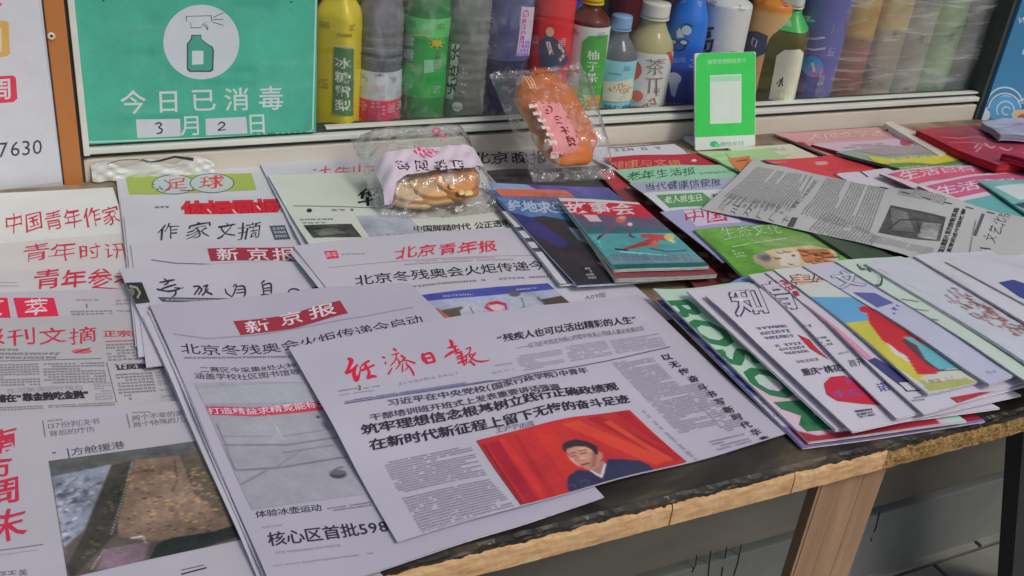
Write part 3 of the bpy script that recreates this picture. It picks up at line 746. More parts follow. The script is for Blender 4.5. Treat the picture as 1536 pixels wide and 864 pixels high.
Vp = [c_ + np.array([dx, dy, 0]) for c_ in (pT, pG) for dx, dy in ((0, -.03), (.12, -.03), (.12, 0), (0, 0))]
mesh_obj('slanting_post', Vp, [(3, 2, 1, 0), (4, 5, 6, 7), (0, 1, 5, 4), (1, 2, 6, 5), (2, 3, 7, 6), (3, 0, 4, 7)], M_INSIDE, table, smooth=False)
# ---- left poster
def board(name, label, cat, px4, ys, thick, rgb, rad=.002, m=None, part='board', box_=True):
    """px4 = BL, BR, TL of the board, ys = depths of bottom and top edges"""
    bl = at_y([px4[0]], ys[0])[0]; br = at_y([px4[1]], ys[0])[0]; tlp = at_y([px4[2]], ys[1])[0]
    ux = br - bl; W = np.linalg.norm(ux[[0, 1]]); ux = np.array([1., 0, 0]); dy = ys[1] - ys[0]; H = math.hypot(tlp[2] - bl[2], dy)
    uy = np.array([0, dy, tlp[2] - bl[2]]); uy /= np.linalg.norm(uy); un = np.cross(ux, uy)
    t = thing(name, label, cat, tuple(bl))
    p = prism(part, bl, ux, uy, un, W, H, thick, m or M_PLASTIC, t, rgb, rad)
    s = PlaneSurf(bl, ux, uy, (.0004, .0004, W - .0004, H - .0004)); s.W, s.H = W, H; s.start(p, M_INKG)
    if s.n @ un < 0: s.n = un
    s.t = t; s.kc = 1.2; return s
s = board('framed_poster', 'white poster in a grey frame showing 7630 beside the orange wooden post', 'poster', ((-300, 332), (96, 290), (58, -60)), (YW - .012, YW - .012), .006, (212, 211, 219))
s.poly([(0, -10), (57, -10), (95, 275), (60, 281), (0, 290), (-290, 320), (-290, -10)], (212, 211, 219), 'sheet')
s.line([(-290, 320), (0, 288), (98, 275)], 7, (150, 150, 158), 'frame'); s.line([(60, -20), (98, 278)], 9, (150, 150, 160), 'frame')
s.poly([(-30, 30), (8, 31), (13, 34), (15, 80), (11, 84), (2, 86), (-30, 90)], (205, 160, 90)); s.poly([(-10, 42), (2, 42), (3, 78), (-10, 80)], (236, 224, 200))
s.poly([(-40, 116), (20, 113), (24, 117), (26, 148), (20, 153), (-40, 158)], (205, 60, 85)); 
s.text('周', [(-13, 152), (19, 149)], (-1.5, -33), (232, 226, 232), .02)
s.line([(-6, 0), (2, 8)], 4, (200, 80, 70)); s.text('7630', [(-4, 240), (65, 234)], (-1, -31), (52, 50, 66), .0); s.flush()

# ---- green disinfection notice
s = board('disinfection_notice', 'green notice with a white spray bottle picture and handwritten date inside the kiosk window', 'sign', ((133, 217), (474, 205), (103, -45)), (YW - .003, YW - .003), .004, (60, 138, 118))
s.begin([(98, -40), (478, -40), (474, 204), (134, 216)], (60, 138, 118), res=.004, blur=.006, noise=.10, part='printed_ground')
for k in range(16): x, y = 130 + rng.random() * 300, rng.random() * 200; s.line([(x, y), (x + 40 + 60 * rng.random(), y + 6 * rng.random())], 5, [(48, 126, 108), (66, 138, 118), (76, 142, 124)][k % 3])
s.end(); s.line([(133, 213), (462, 201), (469, 194), (474, 0), (474, -40)], 2.2, (190, 222, 212), 'white_border')
n = 40; s.ell((302, 63), 57, 56, (206, 212, 222), 'white_disc', n=48)
G_ = (58, 128, 110); D_ = (56, 66, 74)
bot = [(288, 52), (301, 52), (301, 58), (308, 64), (318, 70), (320, 76), (319, 104), (315, 107), (285, 107), (281, 103), (281, 66), (287, 58)]
s.poly([(x + (-1 if x < 300 else 1), y + (1 if y > 100 else 0)) for x, y in bot], D_, 'spray_bottle_picture'); s.poly([(300 + (x - 300) * .93, 80 + (y - 80) * .95) for x, y in bot], G_, 'spray_bottle_picture')
s.poly([(288, 76), (305, 76), (305, 96), (288, 97)], (200, 214, 216), 'spray_bottle_picture')
hd = [(280, 25), (316, 24), (317, 32), (305, 34), (301, 41), (287, 41), (286, 33), (280, 32)]
s.poly([(298 + (x - 298) * 1.07, 32 + (y - 32) * 1.14) for x, y in hd], D_, 'spray_bottle_picture'); s.poly(hd, (206, 212, 222), 'spray_bottle_picture')
s.line([(304, 36), (308, 40), (312, 45)], 1.3, D_, 'spray_bottle_picture'); s.line([(307, 35), (311, 39), (312, 45)], 1.0, D_, 'spray_bottle_picture')
for p in ([(320, 26), (335, 19)], [(319, 29), (335, 29)], [(319, 33), (335, 38)]): s.line(p, 1.1, D_, 'spray_bottle_picture')
W_ = (212, 222, 222)
for ch, x0, x1, yb, h in (('今', 181, 220, 173, 37), ('日', 234, 272, 171, 36), ('已', 286, 325, 169, 36), ('消', 337, 375, 168, 36), ('毒', 388, 426, 167, 37), ('月', 271, 304, 205, 32), ('日', 370, 402, 202, 32)):
    s.text(ch, [(x0, yb), (x1, yb - 1.3)], (-1.6, -h), W_, .008, 'lettering')
s.poly([(204, 179), (270, 178), (271, 204), (206, 207)], (208, 212, 222), 'date_box'); s.poly([(308, 178), (369, 175), (371, 200), (309, 203)], (208, 212, 222), 'date_box')
s.strokes([[(233, 186, 2), (239, 184, 2.4), (242, 187, 2.4), (238, 191, 2), (243, 194, 2.6), (241, 199, 2.4), (235, 200, 1.6)], [(327, 187, 1.6), (332, 183, 2.4), (337, 186, 2.4), (333, 191, 2), (327, 195, 2), (332, 195, 1.6), (338, 194, 1.4)]], (40, 36, 52), 'handwritten_date')
for p in ((155, 1), (437, 3), (247, 213), (190, 216), (412, 205)): s.ell(p, 2, 1.4, (40, 60, 56), 'dirt_speck', n=8)
s.flush()

# ---- blue poster on the right
s = board('blue_poster', 'blue poster with white letters and a curling cloud pattern right of the drinks window', 'poster', ((1471, 182), (1720, 150), (1513, -60)), (YW - .014, YW - .014), .012, (56, 112, 150))
CR = (206, 222, 232)
for c, r, a0, a1 in (((1507, 158), 27, 3.3, 6.2), ((1508, 160), 16, 3.0, 6.6), ((1509, 164), 7, 1.0, 6.0), ((1486, 176), 15, 3.2, 6.0), ((1540, 168), 20, 3.2, 5.8), ((1540, 176), 10, 3.1, 6.)):
    s.line([(c[0] + r * math.cos(t), c[1] + r * math.sin(t)) for t in np.linspace(a0, a1, 18)], 2.6, CR, 'cloud_pattern')
s.ell((1507, 166), 24, 22, (70, 130, 170), 'cloud_pattern'); 
for c, r, a0, a1 in (((1507, 164), 24, 3.3, 6.2), ((1508, 165), 13, 2.6, 6.9), ((1509, 166), 6, 1.0, 6.0)):
    s.line([(c[0] + r * math.cos(t), c[1] + r * math.sin(t)) for t in np.linspace(a0, a1, 18)], 2.4, CR, 'cloud_pattern')
s.ell((1532, 172), 15, 8, (216, 196, 160), 'cloud_pattern'); s.ell((1536, 176), 10, 5, (170, 80, 50), 'cloud_pattern'); s.ell((1477, 172), 8, 9, (206, 214, 216), 'cloud_pattern')
s.text('W', [(1524, 37), (1540, 36)], (1, -13), CR, .02, slant=.2); s.text('B', [(1531, 83), (1541, 82)], (1, -11), CR, .03, slant=.2); s.flush()

t = thing('plastic_bag', 'crumpled white plastic bag with a black curved stroke, on the sill above the football paper', 'plastic bag', (.12, YW - .01, 0))
nu, nv = 40, 12; u, v = np.meshgrid(np.linspace(0, 1, nu), np.linspace(0, 1, nv), indexing='ij'); A, B = at_y([(138, 262), (322, 240)], YW - .012)[:, 0]
X = A + (B - A) * u; Z = .001 + .0235 * v * (.8 + .2 * np.sin(u * 17)); Y = YW - .012 + .006 * v - .0028 * np.abs(np.sin(u * 13 + v * 5 + 2 * np.sin(u * 7))) * (1 - .5 * v) - .0008 * np.sin(u * 41 - v * 14)
idx = np.arange(nu * nv).reshape(nu, nv); F = np.stack([idx[:-1, :-1].ravel(), idx[1:, :-1].ravel(), idx[1:, 1:].ravel(), idx[:-1, 1:].ravel()], 1)
mesh_obj('bag_sheet', np.stack([X, Y, Z], -1).reshape(-1, 3), F, M_PLASTIC, t, C((176, 174, 172)))
s = PlaneSurf((A, YW - .0185, 0), (1, 0, 0), (0, 0, 1)); s.start(t); s.kc = 1
s.line([(160, 246), (180, 240), (206, 239), (222, 244)], 1.3, (70, 74, 70), 'printed_stroke'); s.line([(212, 239), (226, 243), (240, 241), (262, 235), (290, 239)], [1.5, 2, 3, 3.5, 5], (52, 54, 52), 'printed_stroke'); s.flush()
# ================================================================== newspapers; paper colours mix own tone with painted-in light falloff towards the front
RED = (174, 44, 68); BLK = (44, 42, 54); GRY = (104, 100, 112); LGR = (136, 132, 144); PW = (171, 167, 178); MAR = (140, 46, 62)
W = lambda x, y: ('w', x, y)
gL, gM, gC = 'newspapers in the left cascade', 'newspapers in the second cascade', 'newspapers in the middle cascade'
# left column ---------------------------------------------------------------
s = Sheet('newspaper', 'cream newspaper with red brushed title 中国青年作家 at the far left under the poster', 'newspaper', [(-250, 301), (169, 281), W(.092, .90), W(-.30, .90)], .004, (190, 188, 188), group=gL)
s.text('中国青年作家', [(8, 352), (185, 337)], (-4, -31), RED, .0, 'masthead_lettering', brush=.05); s.flush()
s = Sheet('newspaper', 'cream newspaper with red title 青年时讯, second in the left cascade', 'newspaper', [W(-.30, 1.075), W(.086, 1.070), W(.094, .86), W(-.30, .86)], .003, (180, 173, 174), group=gL)
s.text('青年时讯', [(36, 393), (198, 390)], (-4, -27), RED, -.004, 'masthead_lettering', brush=.06); s.flush()
s = Sheet('newspaper', 'newspaper with red title 青年参考 half hidden by the second cascade', 'newspaper', [W(-.30, 1.005), W(.088, 1.0), W(.10, .80), W(-.30, .80)], .003, (176, 170, 174), group=gL)
s.text('青年参考', [(53, 434), (212, 432)], (-3, -28), RED, .005, 'masthead_lettering', brush=.05); s.line([(138, 431), (188, 434)], 1.6, RED)
s.block([(-20, 405), (8, 405), (8, 420), (-20, 420)], 2, GRY); s.line([(-10, 424), (26, 424)], .8, LGR); s.line([(-10, 429), (28, 429)], .8, LGR); s.flush()
s = Sheet('newspaper', 'newspaper with white 萃 in red boxes in the left cascade', 'newspaper', [(-240, 448), (232, 431), W(.13, .78), W(-.30, .78)], .003, (164, 158, 166), group=gL)
for q in ([(20, 447), (81, 447), (89, 478), (27, 477)], [(-60, 447), (11, 447), (16, 477), (-54, 477)]): s.poly(q, (196, 40, 72), 'red_box')
s.text('萃', [(37, 476), (77, 476)], (-4, -28), (222, 206, 216), .0, 'masthead_lettering', brush=.05)
s.text('文', [(-48, 476), (8, 476)], (-4, -28), (222, 206, 216), .0, 'masthead_lettering', brush=.05)
s.block([(112, 448), (148, 448), (149, 453), (113, 453)], 1, LGR); s.text('1', [(128, 463), (133, 463)], (-.6, -8), GRY); s.block([(106, 466), (168, 465), (172, 473), (107, 474)], 2, GRY)
s.block([(172, 449), (214, 448), (222, 474), (176, 475)], 5, LGR); s.line([(92, 476), (215, 474)], .8, LGR); s.flush()
s = Sheet('newspaper', 'grey newspaper with red title 报刊文摘 over dense columns in the left cascade', 'newspaper', [(-250, 492), (262, 466), W(.16, .62), W(-.30, .62)], .003, (158, 154, 160), group=gL)
s.text('报刊文摘', [(-36, 520), (152, 516)], (-4, -26), RED, .0, 'masthead_lettering', brush=.04)
s.text('正宗核心', [(155, 506), (240, 505)], (-1.5, -10), RED, .02); s.line([(158, 512.5), (226, 510)], 1.2, (170, 60, 80))
s.ell((123, 527), 15, 3.5, (180, 84, 96), 'masthead_lettering'); s.line([(112, 530), (136, 522)], 1.4, (120, 30, 50), 'masthead_lettering')
s.block([(-20, 522), (98, 522), (82, 540), (-20, 540)], 3, GRY); s.line([(-10, 542), (152, 538)], 1.0, GRY)
s.block([(-30, 547), (58, 545), (62, 579), (-30, 581)], 9, (110, 106, 114)); s.block([(64, 545), (157, 543), (161, 575), (66, 577)], 8, (110, 106, 114))
s.block([(158, 516), (228, 513), (236, 540), (162, 543)], 6, (114, 110, 118)); s.line([(160, 544), (175, 604)], 1.4, GRY)
s.block([(170, 546), (233, 543), (234, 547), (171, 550)], 1, GRY); s.text('让民意充分', [(174, 556), (252, 552)], (-1, -8), BLK, .04)
s.block([(173, 561), (228, 558), (238, 598), (180, 602)], 9, GRY); s.block([(232, 557), (262, 556), (275, 594), (242, 598)], 9, LGR)
s.text('在河南调研时指出', [(10, 591), (126, 585)], (-1, -8), LGR, .0); s.text('储在“靠金融吃金融”', [(-6, 605), (136, 598)], (-1.5, -12), BLK, .05)
s.block([(140, 575), (166, 573), (170, 600), (143, 602)], 7, LGR); s.block([(-10, 611), (64, 608), (66, 614), (-10, 618)], 2, GRY); s.block([(72, 608), (172, 603), (173, 609), (73, 613)], 2, GRY); s.flush()
s = Sheet('newspaper', 'newspaper with big red vertical title 南方周末 and an aerial building site photo, front left', 'newspaper', [(-250, 645), (330, 596), W(.20, .44), W(-.30, .44)], .005, (160, 155, 166), group=gL, wave=.0007)
for ch, x0, yb, wd, h in (('南', -19, 683, 49, 38), ('方', -24, 720, 47, 33), ('周', -16, 760, 52, 40), ('末', -14, 812, 57, 47)):
    s.text(ch, [(x0, yb), (x0 + wd, yb - 3)], (-5, -h), RED, .022, 'masthead_lettering', brush=.05)
s.line([(64, 631), (68, 656)], 1.6, GRY); s.line([(190, 621), (195, 642)], 1.6, GRY); s.line([(101, 673), (105, 690)], 1.6, BLK)
s.block([(71, 630), (94, 628), (94, 632), (71, 634)], 1, GRY); s.text('137份判决书', [(72, 645), (151, 637)], (-1, -10), GRY); s.text('背后的疗伤', [(74, 656), (143, 648)], (-1, -9), GRY)
s.block([(198, 618), (226, 617), (226, 620), (198, 621)], 1, GRY); s.text('两个不幸的家', [(198, 633), (277, 624)], (-1, -9), GRY); s.text('两个特殊的儿童', [(200, 643), (290, 632)], (-1, -9), GRY)
s.text('方舱援港', [(107, 685), (188, 673)], (-2, -12), (70, 68, 80), .0); s.block([(72, 679), (97, 676), (97, 680), (72, 683)], 1, BLK, skip=.4)
s.line([(0, 826), (65, 817)], 1.3, GRY); s.line([(0, 833), (58, 825)], .8, LGR); s.text('美', [(28, 866), (42, 864)], (-1, -11), GRY); s.block([(-20, 858), (26, 854), (26, 864), (-20, 868)], 1, GRY)
P = M_PHOTO
s.begin([(73, 692), (292, 662), (380, 806), (102, 868)], (84, 74, 72), res=.0011, noise=.34)
s.poly([(73, 692), (292, 662), (308, 690), (180, 690), (76, 722)], (78, 80, 82), m=P); s.poly([(78, 716), (167, 697), (126, 796), (96, 822)], (116, 120, 136), m=P)
for k in range(110):
    x, y = 84 + rng.random() * 64, 716 + rng.random() * 96
    if x > 166 - (y - 697) * .55 - 6: continue
    s.poly([(x, y), (x + 3 + rng.random() * 7, y - 2), (x + 3 + rng.random() * 7, y + 2), (x - 2, y + 5)], [(150, 152, 166), (76, 80, 100), (132, 132, 142), (92, 90, 112)][k % 4], m=P)
s.poly([(168, 698), (198, 692), (176, 800), (108, 868), (100, 850), (128, 796)], (58, 56, 54), m=P)
for k in range(60):
    q_ = rng.random(); x, y = 184 - 60 * q_ + rng.random() * 14, 700 + 140 * q_; s.ell((x, y), 3, 2, [(44, 48, 42), (76, 72, 64)][k % 2])
s.poly([(204, 690), (266, 684), (300, 700), (352, 800), (228, 812), (178, 806), (176, 782)], (116, 96, 84), m=P); s.poly([(270, 684), (300, 676), (352, 770), (330, 776), (290, 740)], (84, 76, 66), m=P)
for k in range(260):
    x, y = 190 + rng.random() * 140, 700 + rng.random() * 100; a_ = 2 + rng.random() * 6
    s.poly([(x, y), (x + a_, y - 1.5), (x + a_ * .8, y + 1.6), (x - 1, y + 2)], [(140, 112, 92), (78, 70, 66), (150, 118, 84), (104, 84, 80)][k % 4], m=P)
s.line([(199, 692), (186, 742), (167, 802)], 1.3, (136, 140, 132), 'printed_picture'); s.line([(262, 690), (266, 720), (258, 738)], 1.6, (60, 54, 52), 'printed_picture')
s.poly([(236, 816), (254, 808), (320, 798), (352, 788), (376, 800), (300, 824), (222, 842)], (40, 46, 46), m=P)
s.poly([(158, 824), (226, 812), (214, 846), (146, 856)], (112, 92, 104), m=P); s.line([(196, 808), (214, 805), (218, 815)], 2.4, (190, 178, 176), 'printed_picture'); s.line([(136, 856), (156, 826)], 1.2, (150, 150, 150), 'printed_picture')
s.end(); s.line([(272, 862), (310, 852)], 2, BLK); s.line([(272, 856), (306, 848)], 1, BLK); s.flush()

# second cascade --------------------------------------------------------------
s = Sheet('newspaper', 'football newspaper with red 足球 in white ovals on an olive band', 'newspaper', [(172, 250), W(.37, 1.222), W(.37, .82), W(.068, .82)], .008, (176, 172, 180), group=gM, edge=(158, 154, 164))
s.poly([(188, 265), (377, 260), (385, 285), (194, 292)], (142, 154, 78), 'masthead_band')
for c in ((261, 277), (318, 275)): s.ell(c, 34, 15, (84, 96, 84), 'masthead_band'); s.ell(c, 32, 13.8, (160, 168, 170), 'masthead_band')
s.line([(246, 270), (258, 278), (246, 288)], 1.6, (84, 74, 80), 'masthead_lettering'); s.line([(270, 286), (292, 286)], 1.6, (120, 60, 70), 'masthead_lettering')
s.text('足', [(247, 287), (284, 285)], (-2, -20), (186, 60, 66), .01, 'masthead_lettering', brush=.06); s.text('球', [(298, 286), (340, 284)], (-2, -22), (186, 60, 66), .01, 'masthead_lettering', brush=.06); s.flush()
s = Sheet('newspaper', 'sports newspaper with solid red block title 体坛周报', 'newspaper', [(180, 297), W(.37, 1.117), W(.37, .82), W(.066, .82)], .003, (174, 169, 179), group=gM)
s.text('体坛周报', [(274, 328), (424, 325)], (-2, -26), (54, 24, 34), .055, 'masthead_lettering'); s.text('体坛周报', [(274, 328), (424, 325)], (-2, -26), (190, 36, 50), .035, 'masthead_lettering')
s.poly([(276, 312), (290, 305), (414, 303), (420, 325), (300, 328), (284, 324)], (184, 34, 50), 'masthead_lettering')
s.text('体坛周报', [(280, 325), (420, 322)], (-2, -20), (140, 24, 40), -.012, 'masthead_lettering')
for x, y in ((314, 317), (352, 318), (388, 312)): s.line([(x - 3, y - 3), (x + 3, y + 3)], 2.2, (222, 190, 196), 'masthead_lettering')
s.block([(232, 309), (254, 309), (255, 318), (233, 318)], 2, BLK); s.flush()
s = Sheet('newspaper', 'newspaper with thin black brushed title 作家文摘', 'newspaper', [(186, 324), W(.37, 1.068), W(.37, .80), W(.066, .80)], .003, (172, 168, 179), group=gM)
for ch, x0, x1, yb in (('作', 236, 270, 361), ('家', 280, 318, 360), ('文', 324, 357, 359), ('摘', 358, 394, 361)):
    s.text(ch, [(x0, yb), (x1, yb - 1)], (-2, -26), BLK, -.006, 'masthead_lettering', brush=.06)
s.poly([(404, 339), (427, 338), (436, 359), (412, 360)], (72, 72, 84), 'ruled_box'); s.block([(407, 341), (426, 340), (432, 357), (413, 358)], 3, PW); s.flush()
s = Sheet('newspaper', 'newspaper with maroon 新京报 banner, the one higher up behind the thin brushed titles', 'newspaper', [(196, 366), W(.37, .992), W(.37, .78), W(.070, .78)], .003, (170, 165, 177), group=gM)
s.poly([(311, 373), (440, 371), (452, 391), (316, 392)], MAR, 'masthead_band')
for ch, x0, x1 in (('新', 326, 360), ('京', 372, 406), ('报', 410, 446)): s.text(ch, [(x0, 392), (x1, 391.5)], (-3, -19), (206, 190, 202), .012, 'masthead_lettering')
s.line([(227, 390), (262, 395), (320, 397), (456, 393)], 1.5, GRY); s.block([(236, 399), (470, 399), (474, 409), (238, 409)], 1, BLK, fill=.5, skip=.35, cells=26); s.flush()
s = Sheet('newspaper', 'newspaper with black brushed title 参考消息 and a dark picture on its left margin', 'newspaper', [(178, 403), W(.37, .925), W(.37, .55), W(.103, .555)], .009, (168, 163, 176), group=gM, edge=(156, 150, 164))
K = BLK
s.strokes([[(246, 418, 1.5), (252, 424, 3), (246, 428, 1.5)], [(240, 424, 2), (256, 421, 3.2), (262, 420, 1.5)], [(238, 436, 1.5), (250, 431, 3), (264, 427, 2)], [(236, 434, 2.4), (252, 437, 2), (275, 432, 1.2)], [(262, 432, 1.5), (270, 433, 2.4), (256, 438, 1.2)], [(252, 438, 2), (262, 436, 2.6)], [(264, 436, 2.2), (263, 442, 3), (258, 446, 1.2)],
    [(291, 430, 2.6), (300, 430, 2), (296, 436, 2.6), (292, 442, 2.4)], [(298, 432, 2), (303, 434, 2.6), (298, 442, 2.2)], [(306, 430, 2.6), (312, 428, 2), (308, 436, 2.4), (318, 442, 2.8)], [(312, 434, 2), (304, 443, 2.6)],
    [(338, 434, 1.8), (340, 440, 2.2), (347, 445, 1.4)], [(350, 430, 1.6), (353, 427, 2.2)], [(355, 428, 1.6), (352, 438, 2.2), (348, 446, 1.4)], [(356, 430, 1.6), (366, 430, 2.6), (368, 440, 2.6), (366, 445, 1.6)], [(356, 435, 1.6), (366, 434, 1.6)], [(355, 440, 1.6), (366, 439, 1.6)],
    [(396, 422, 3), (392, 426, 1.6)], [(394, 428, 2.2), (396, 441, 2)], [(395, 428, 1.8), (406, 426, 2.6), (407, 440, 2.2)], [(397, 433, 1.6), (405, 432, 1.6)], [(397, 437, 1.6), (405, 436, 1.6)], [(392, 443, 2.2), (402, 443, 2.6), (417, 445, 2)]], K)
s.line([(441 + 8 * math.cos(t), 438 + 4.3 * math.sin(t)) for t in np.linspace(0, 6.3, 20)], 2.0, K, 'masthead_lettering')
s.poly([(468, 432), (480, 430), (484, 437), (473, 438)], BLK, 'masthead_lettering')
s.poly([(237, 446.5), (383, 449.5), (386, 456), (244, 453)], (76, 74, 86), 'ruled_box'); s.block([(246, 448.5), (380, 451), (382, 455), (250, 452)], 1, PW, skip=.1)
s.block([(392, 449), (440, 445), (442, 452), (394, 456)], 2, LGR); s.line([(244, 457), (330, 464), (440, 456)], .9, LGR)
s.poly([(181, 425), (213, 424), (225, 454), (197, 457)], (44, 46, 46), m=M_PHOTO); s.line([(194, 430), (205, 432), (210, 440), (206, 448)], 3.4, (128, 128, 120), 'printed_picture'); s.ell((197, 439), 5, 6, (96, 98, 88))
for ch, x, y in zip('北部陵有大城心合', (222, 228, 234, 242, 252, 258, 264, 270), (490, 506, 521, 532, 550, 568, 586, 604)): s.text(ch, [(x, y + 3), (x + 15, y + 2)], (-3, -14), BLK, .02)
for ch, x, y in zip('和谐共处平', (277, 284, 291, 298, 304), (620, 636, 652, 668, 684)): s.text(ch, [(x, y + 3), (x + 14, y + 2)], (-3, -12), BLK, .0)
s.poly([(308, 700), (328, 698), (345, 742), (330, 748)], (46, 44, 52), m=M_PHOTO); s.poly([(316, 712), (324, 712), (334, 734), (326, 736)], (130, 130, 128)); s.flush()
# copies lying beneath the front paper
for k, q in enumerate(([(214, 474), (604, 440), (886, 746), (404, 906)], [(222, 466), (610, 432), (896, 746), (412, 906)])):
    s = Sheet('newspaper', ['blank edged copy lowest under the front 新京报 newspaper', 'second copy lying directly under the front 新京报 newspaper'][k], 'newspaper', q, .0035, (172, 168, 180), group=gM); s.flush()

# middle cascade ---------------------------------------------------------------
s = Sheet('newspaper', 'newspaper against the sill with a half covered red brushed title', 'newspaper', [(383, 231), W(.56, 1.228), W(.56, .90), W(.256, .90)], .010, (170, 168, 178), group=gC, edge=(160, 156, 166))
s.text('法制周末', [(464, 276), (622, 274)], (-2, -26), (186, 70, 88), -.004, 'masthead_lettering', brush=.06); s.flush()
s = Sheet('newspaper', 'off white newspaper with black brushed 华 partly under the sliced bread', 'newspaper', [(402, 263), W(.57, 1.160), W(.57, .85), W(.262, .85)], .006, (180, 180, 174), group=gC)
s.text('华', [(536, 312), (572, 310)], (-3, -30), (36, 34, 40), .02, 'masthead_lettering', brush=.06); s.text('夏', [(574, 312), (612, 310)], (-3, -30), (36, 34, 40), .02, 'masthead_lettering', brush=.06)
s.line([(440, 309), (508, 310), (600, 314)], 1.1, GRY); s.ell((464, 316), 4, 3, BLK); s.block([(472, 313), (518, 313), (520, 318), (473, 318)], 1, GRY); s.ell((528, 315), 2.5, 2, GRY)
s.block([(448, 328), (500, 327), (500, 331), (449, 332)], 1, GRY); s.block([(452, 333), (489, 333), (490, 336), (453, 337)], 1, GRY)
s.begin([(455, 338), (527, 336), (543, 356), (470, 357)], (62, 64, 62), noise=.6); s.poly([(470, 346), (500, 342), (520, 350), (480, 354)], (96, 98, 88)); s.end()
s.begin([(534, 324), (610, 322), (645, 358), (556, 358)], (146, 148, 160), noise=.2); s.end(); s.text('中国脚踏时代 公正透明', [(620, 349), (768, 339)], (-1.2, -10), BLK, .02); s.block([(578, 351), (604, 350), (605, 354), (580, 355)], 1, GRY)
s.block([(640, 354), (760, 345), (762, 348), (642, 358)], 1, LGR); s.flush()
s = Sheet('newspaper', 'copy lying directly under the newspaper titled 北京青年报', 'newspaper', [(434, 377), (836, 350), W(.590, .75), W(.262, .71)], .004, (170, 165, 177), group=gC); s.flush()
s = Sheet('newspaper', 'newspaper with red brushed title 北京青年报 and a photo of two people in white suits', 'newspaper', [(440, 369), W(.574, .975), W(.600, .74), W(.268, .70)], .004, (168, 163, 175), group=gC)
s.poly([(486, 377), (505, 376), (509, 387), (491, 389)], (196, 52, 78), 'logo'); s.text('青年', [(489, 387), (507, 386)], (-1.6, -8), (226, 190, 204), .0, 'logo'); s.block([(511, 380), (548, 379), (548, 383), (512, 384)], 1, LGR)
s.text('北京青年报', [(594, 390), (748, 378)], (-1.5, -19), (186, 48, 72), .012, 'masthead_lettering', brush=.06)
s.block([(612, 392), (744, 385), (744, 388), (612, 395)], 1, (178, 120, 140)); s.block([(606, 396), (770, 388), (771, 391), (607, 399)], 1, LGR); s.line([(492, 402), (830, 382)], .7, LGR)
s.text('北京冬残奥会火炬传递今日启动', [(533, 430), (660, 418), (760, 409), (888, 396)], (-2.5, -16), BLK, .006)
s.block([(618, 428), (842, 411), (844, 416), (620, 433)], 1, GRY, cells=34, skip=.12)
s.begin([(630, 443), (822, 425), (859, 458), (668, 488)], (144, 146, 170), res=.0011, noise=.16)
s.poly([(630, 443), (822, 425), (832, 434), (720, 445), (640, 452)], (66, 70, 140), m=M_PHOTO); s.block([(664, 443), (710, 440), (711, 444), (665, 447)], 1, (176, 180, 206)); s.block([(762, 434), (805, 431), (806, 434), (763, 438)], 1, (176, 180, 206))
s.poly([(660, 466), (694, 460), (696, 482), (672, 487)], (82, 72, 62), m=M_PHOTO); s.poly([(646, 464), (656, 462), (686, 484), (668, 488)], (156, 92, 88), m=M_PHOTO)
s.poly([(808, 450), (842, 444), (858, 457), (824, 464)], (70, 62, 54), m=M_PHOTO); s.poly([(690, 466), (706, 456), (722, 462), (738, 480), (694, 486)], (152, 152, 164), m=M_PHOTO)
s.line([(705, 461), (710, 470), (722, 476)], 1.2, BLK, 'printed_picture'); s.poly([(764, 446), (780, 440), (800, 444), (812, 464), (784, 474), (766, 470)], (150, 156, 172), m=M_PHOTO)
s.ell((772, 441), 9, 4.5, (92, 84, 92), m=M_PHOTO); s.line([(782, 446), (786, 460), (778, 466)], 1.3, (60, 60, 78), 'printed_picture'); s.line([(806, 446), (816, 456)], 3, (90, 90, 104), 'printed_picture')
s.line([(733, 456), (746, 454), (758, 457), (760, 466), (750, 470), (738, 466), (728, 461), (733, 456)], 4.5, (164, 40, 62), 'printed_picture'); s.line([(757, 466), (763, 478)], 4.5, (140, 36, 56), 'printed_picture'); s.ell((745, 462), 9, 4.6, (214, 176, 190)); s.end()
s.text('A09版', [(877, 451), (910, 446)], (-1, -8), GRY); s.block([(878, 454), (906, 450), (907, 452), (879, 456)], 1, GRY); s.block([(869, 431), (888, 429), (888, 432), (869, 434)], 1, LGR); s.flush()

# front of the second cascade ----------------------------------------------------
s = Sheet('newspaper', 'front newspaper with maroon 新京报 banner and an ice rink photo, reaching over the table edge', 'newspaper', [(224, 457), (614, 424), (906, 745), (418, 906)], .003, (159, 153, 169), group=gM, wave=.0010)
s.poly([(350, 482), (430, 473), (510, 451), (522, 470), (440, 493), (361, 503)], MAR, 'masthead_band')
for ch, x0, y0, x1, y1 in (('新', 370, 502, 407, 496), ('京', 422, 491, 457, 484), ('报', 466, 481, 506, 471)): s.text(ch, [(x0, y0), (x1, y1)], (-5, -19), (212, 196, 208), .012, 'masthead_lettering')
s.line([(260, 501), (310, 508), (384, 503), (450, 492), (540, 476), (620, 461)], 1.5, LGR)
s.text('北京冬残奥会火炬传递今启动', [(272, 531), (320, 534), (400, 532), (460, 522), (560, 502), (638, 486)], (-3, -16), BLK, .0)
s.block([(275, 535), (436, 533), (437, 538), (278, 540)], 1, GRY, cells=26); s.block([(440, 531), (638, 492), (640, 496), (442, 537)], 1, LGR, cells=30)
s.text('二赛区今采集8处火种', [(300, 559), (370, 560), (446, 552)], (-2, -9), (64, 62, 74), .0); s.text('涵盖学校社区图书馆等', [(292, 569), (370, 571), (452, 562)], (-2, -10), (64, 62, 74), .0)
s.begin([(291, 575), (478, 574), (590, 736), (378, 765)], (142, 140, 151), noise=.09); s.poly([(296, 584), (478, 574), (500, 604), (306, 606)], (150, 150, 160), m=M_PHOTO)
s.poly([(308, 610), (380, 612), (440, 608), (505, 598), (514, 612), (446, 620), (384, 625), (315, 623)], (168, 56, 78), m=M_INK)
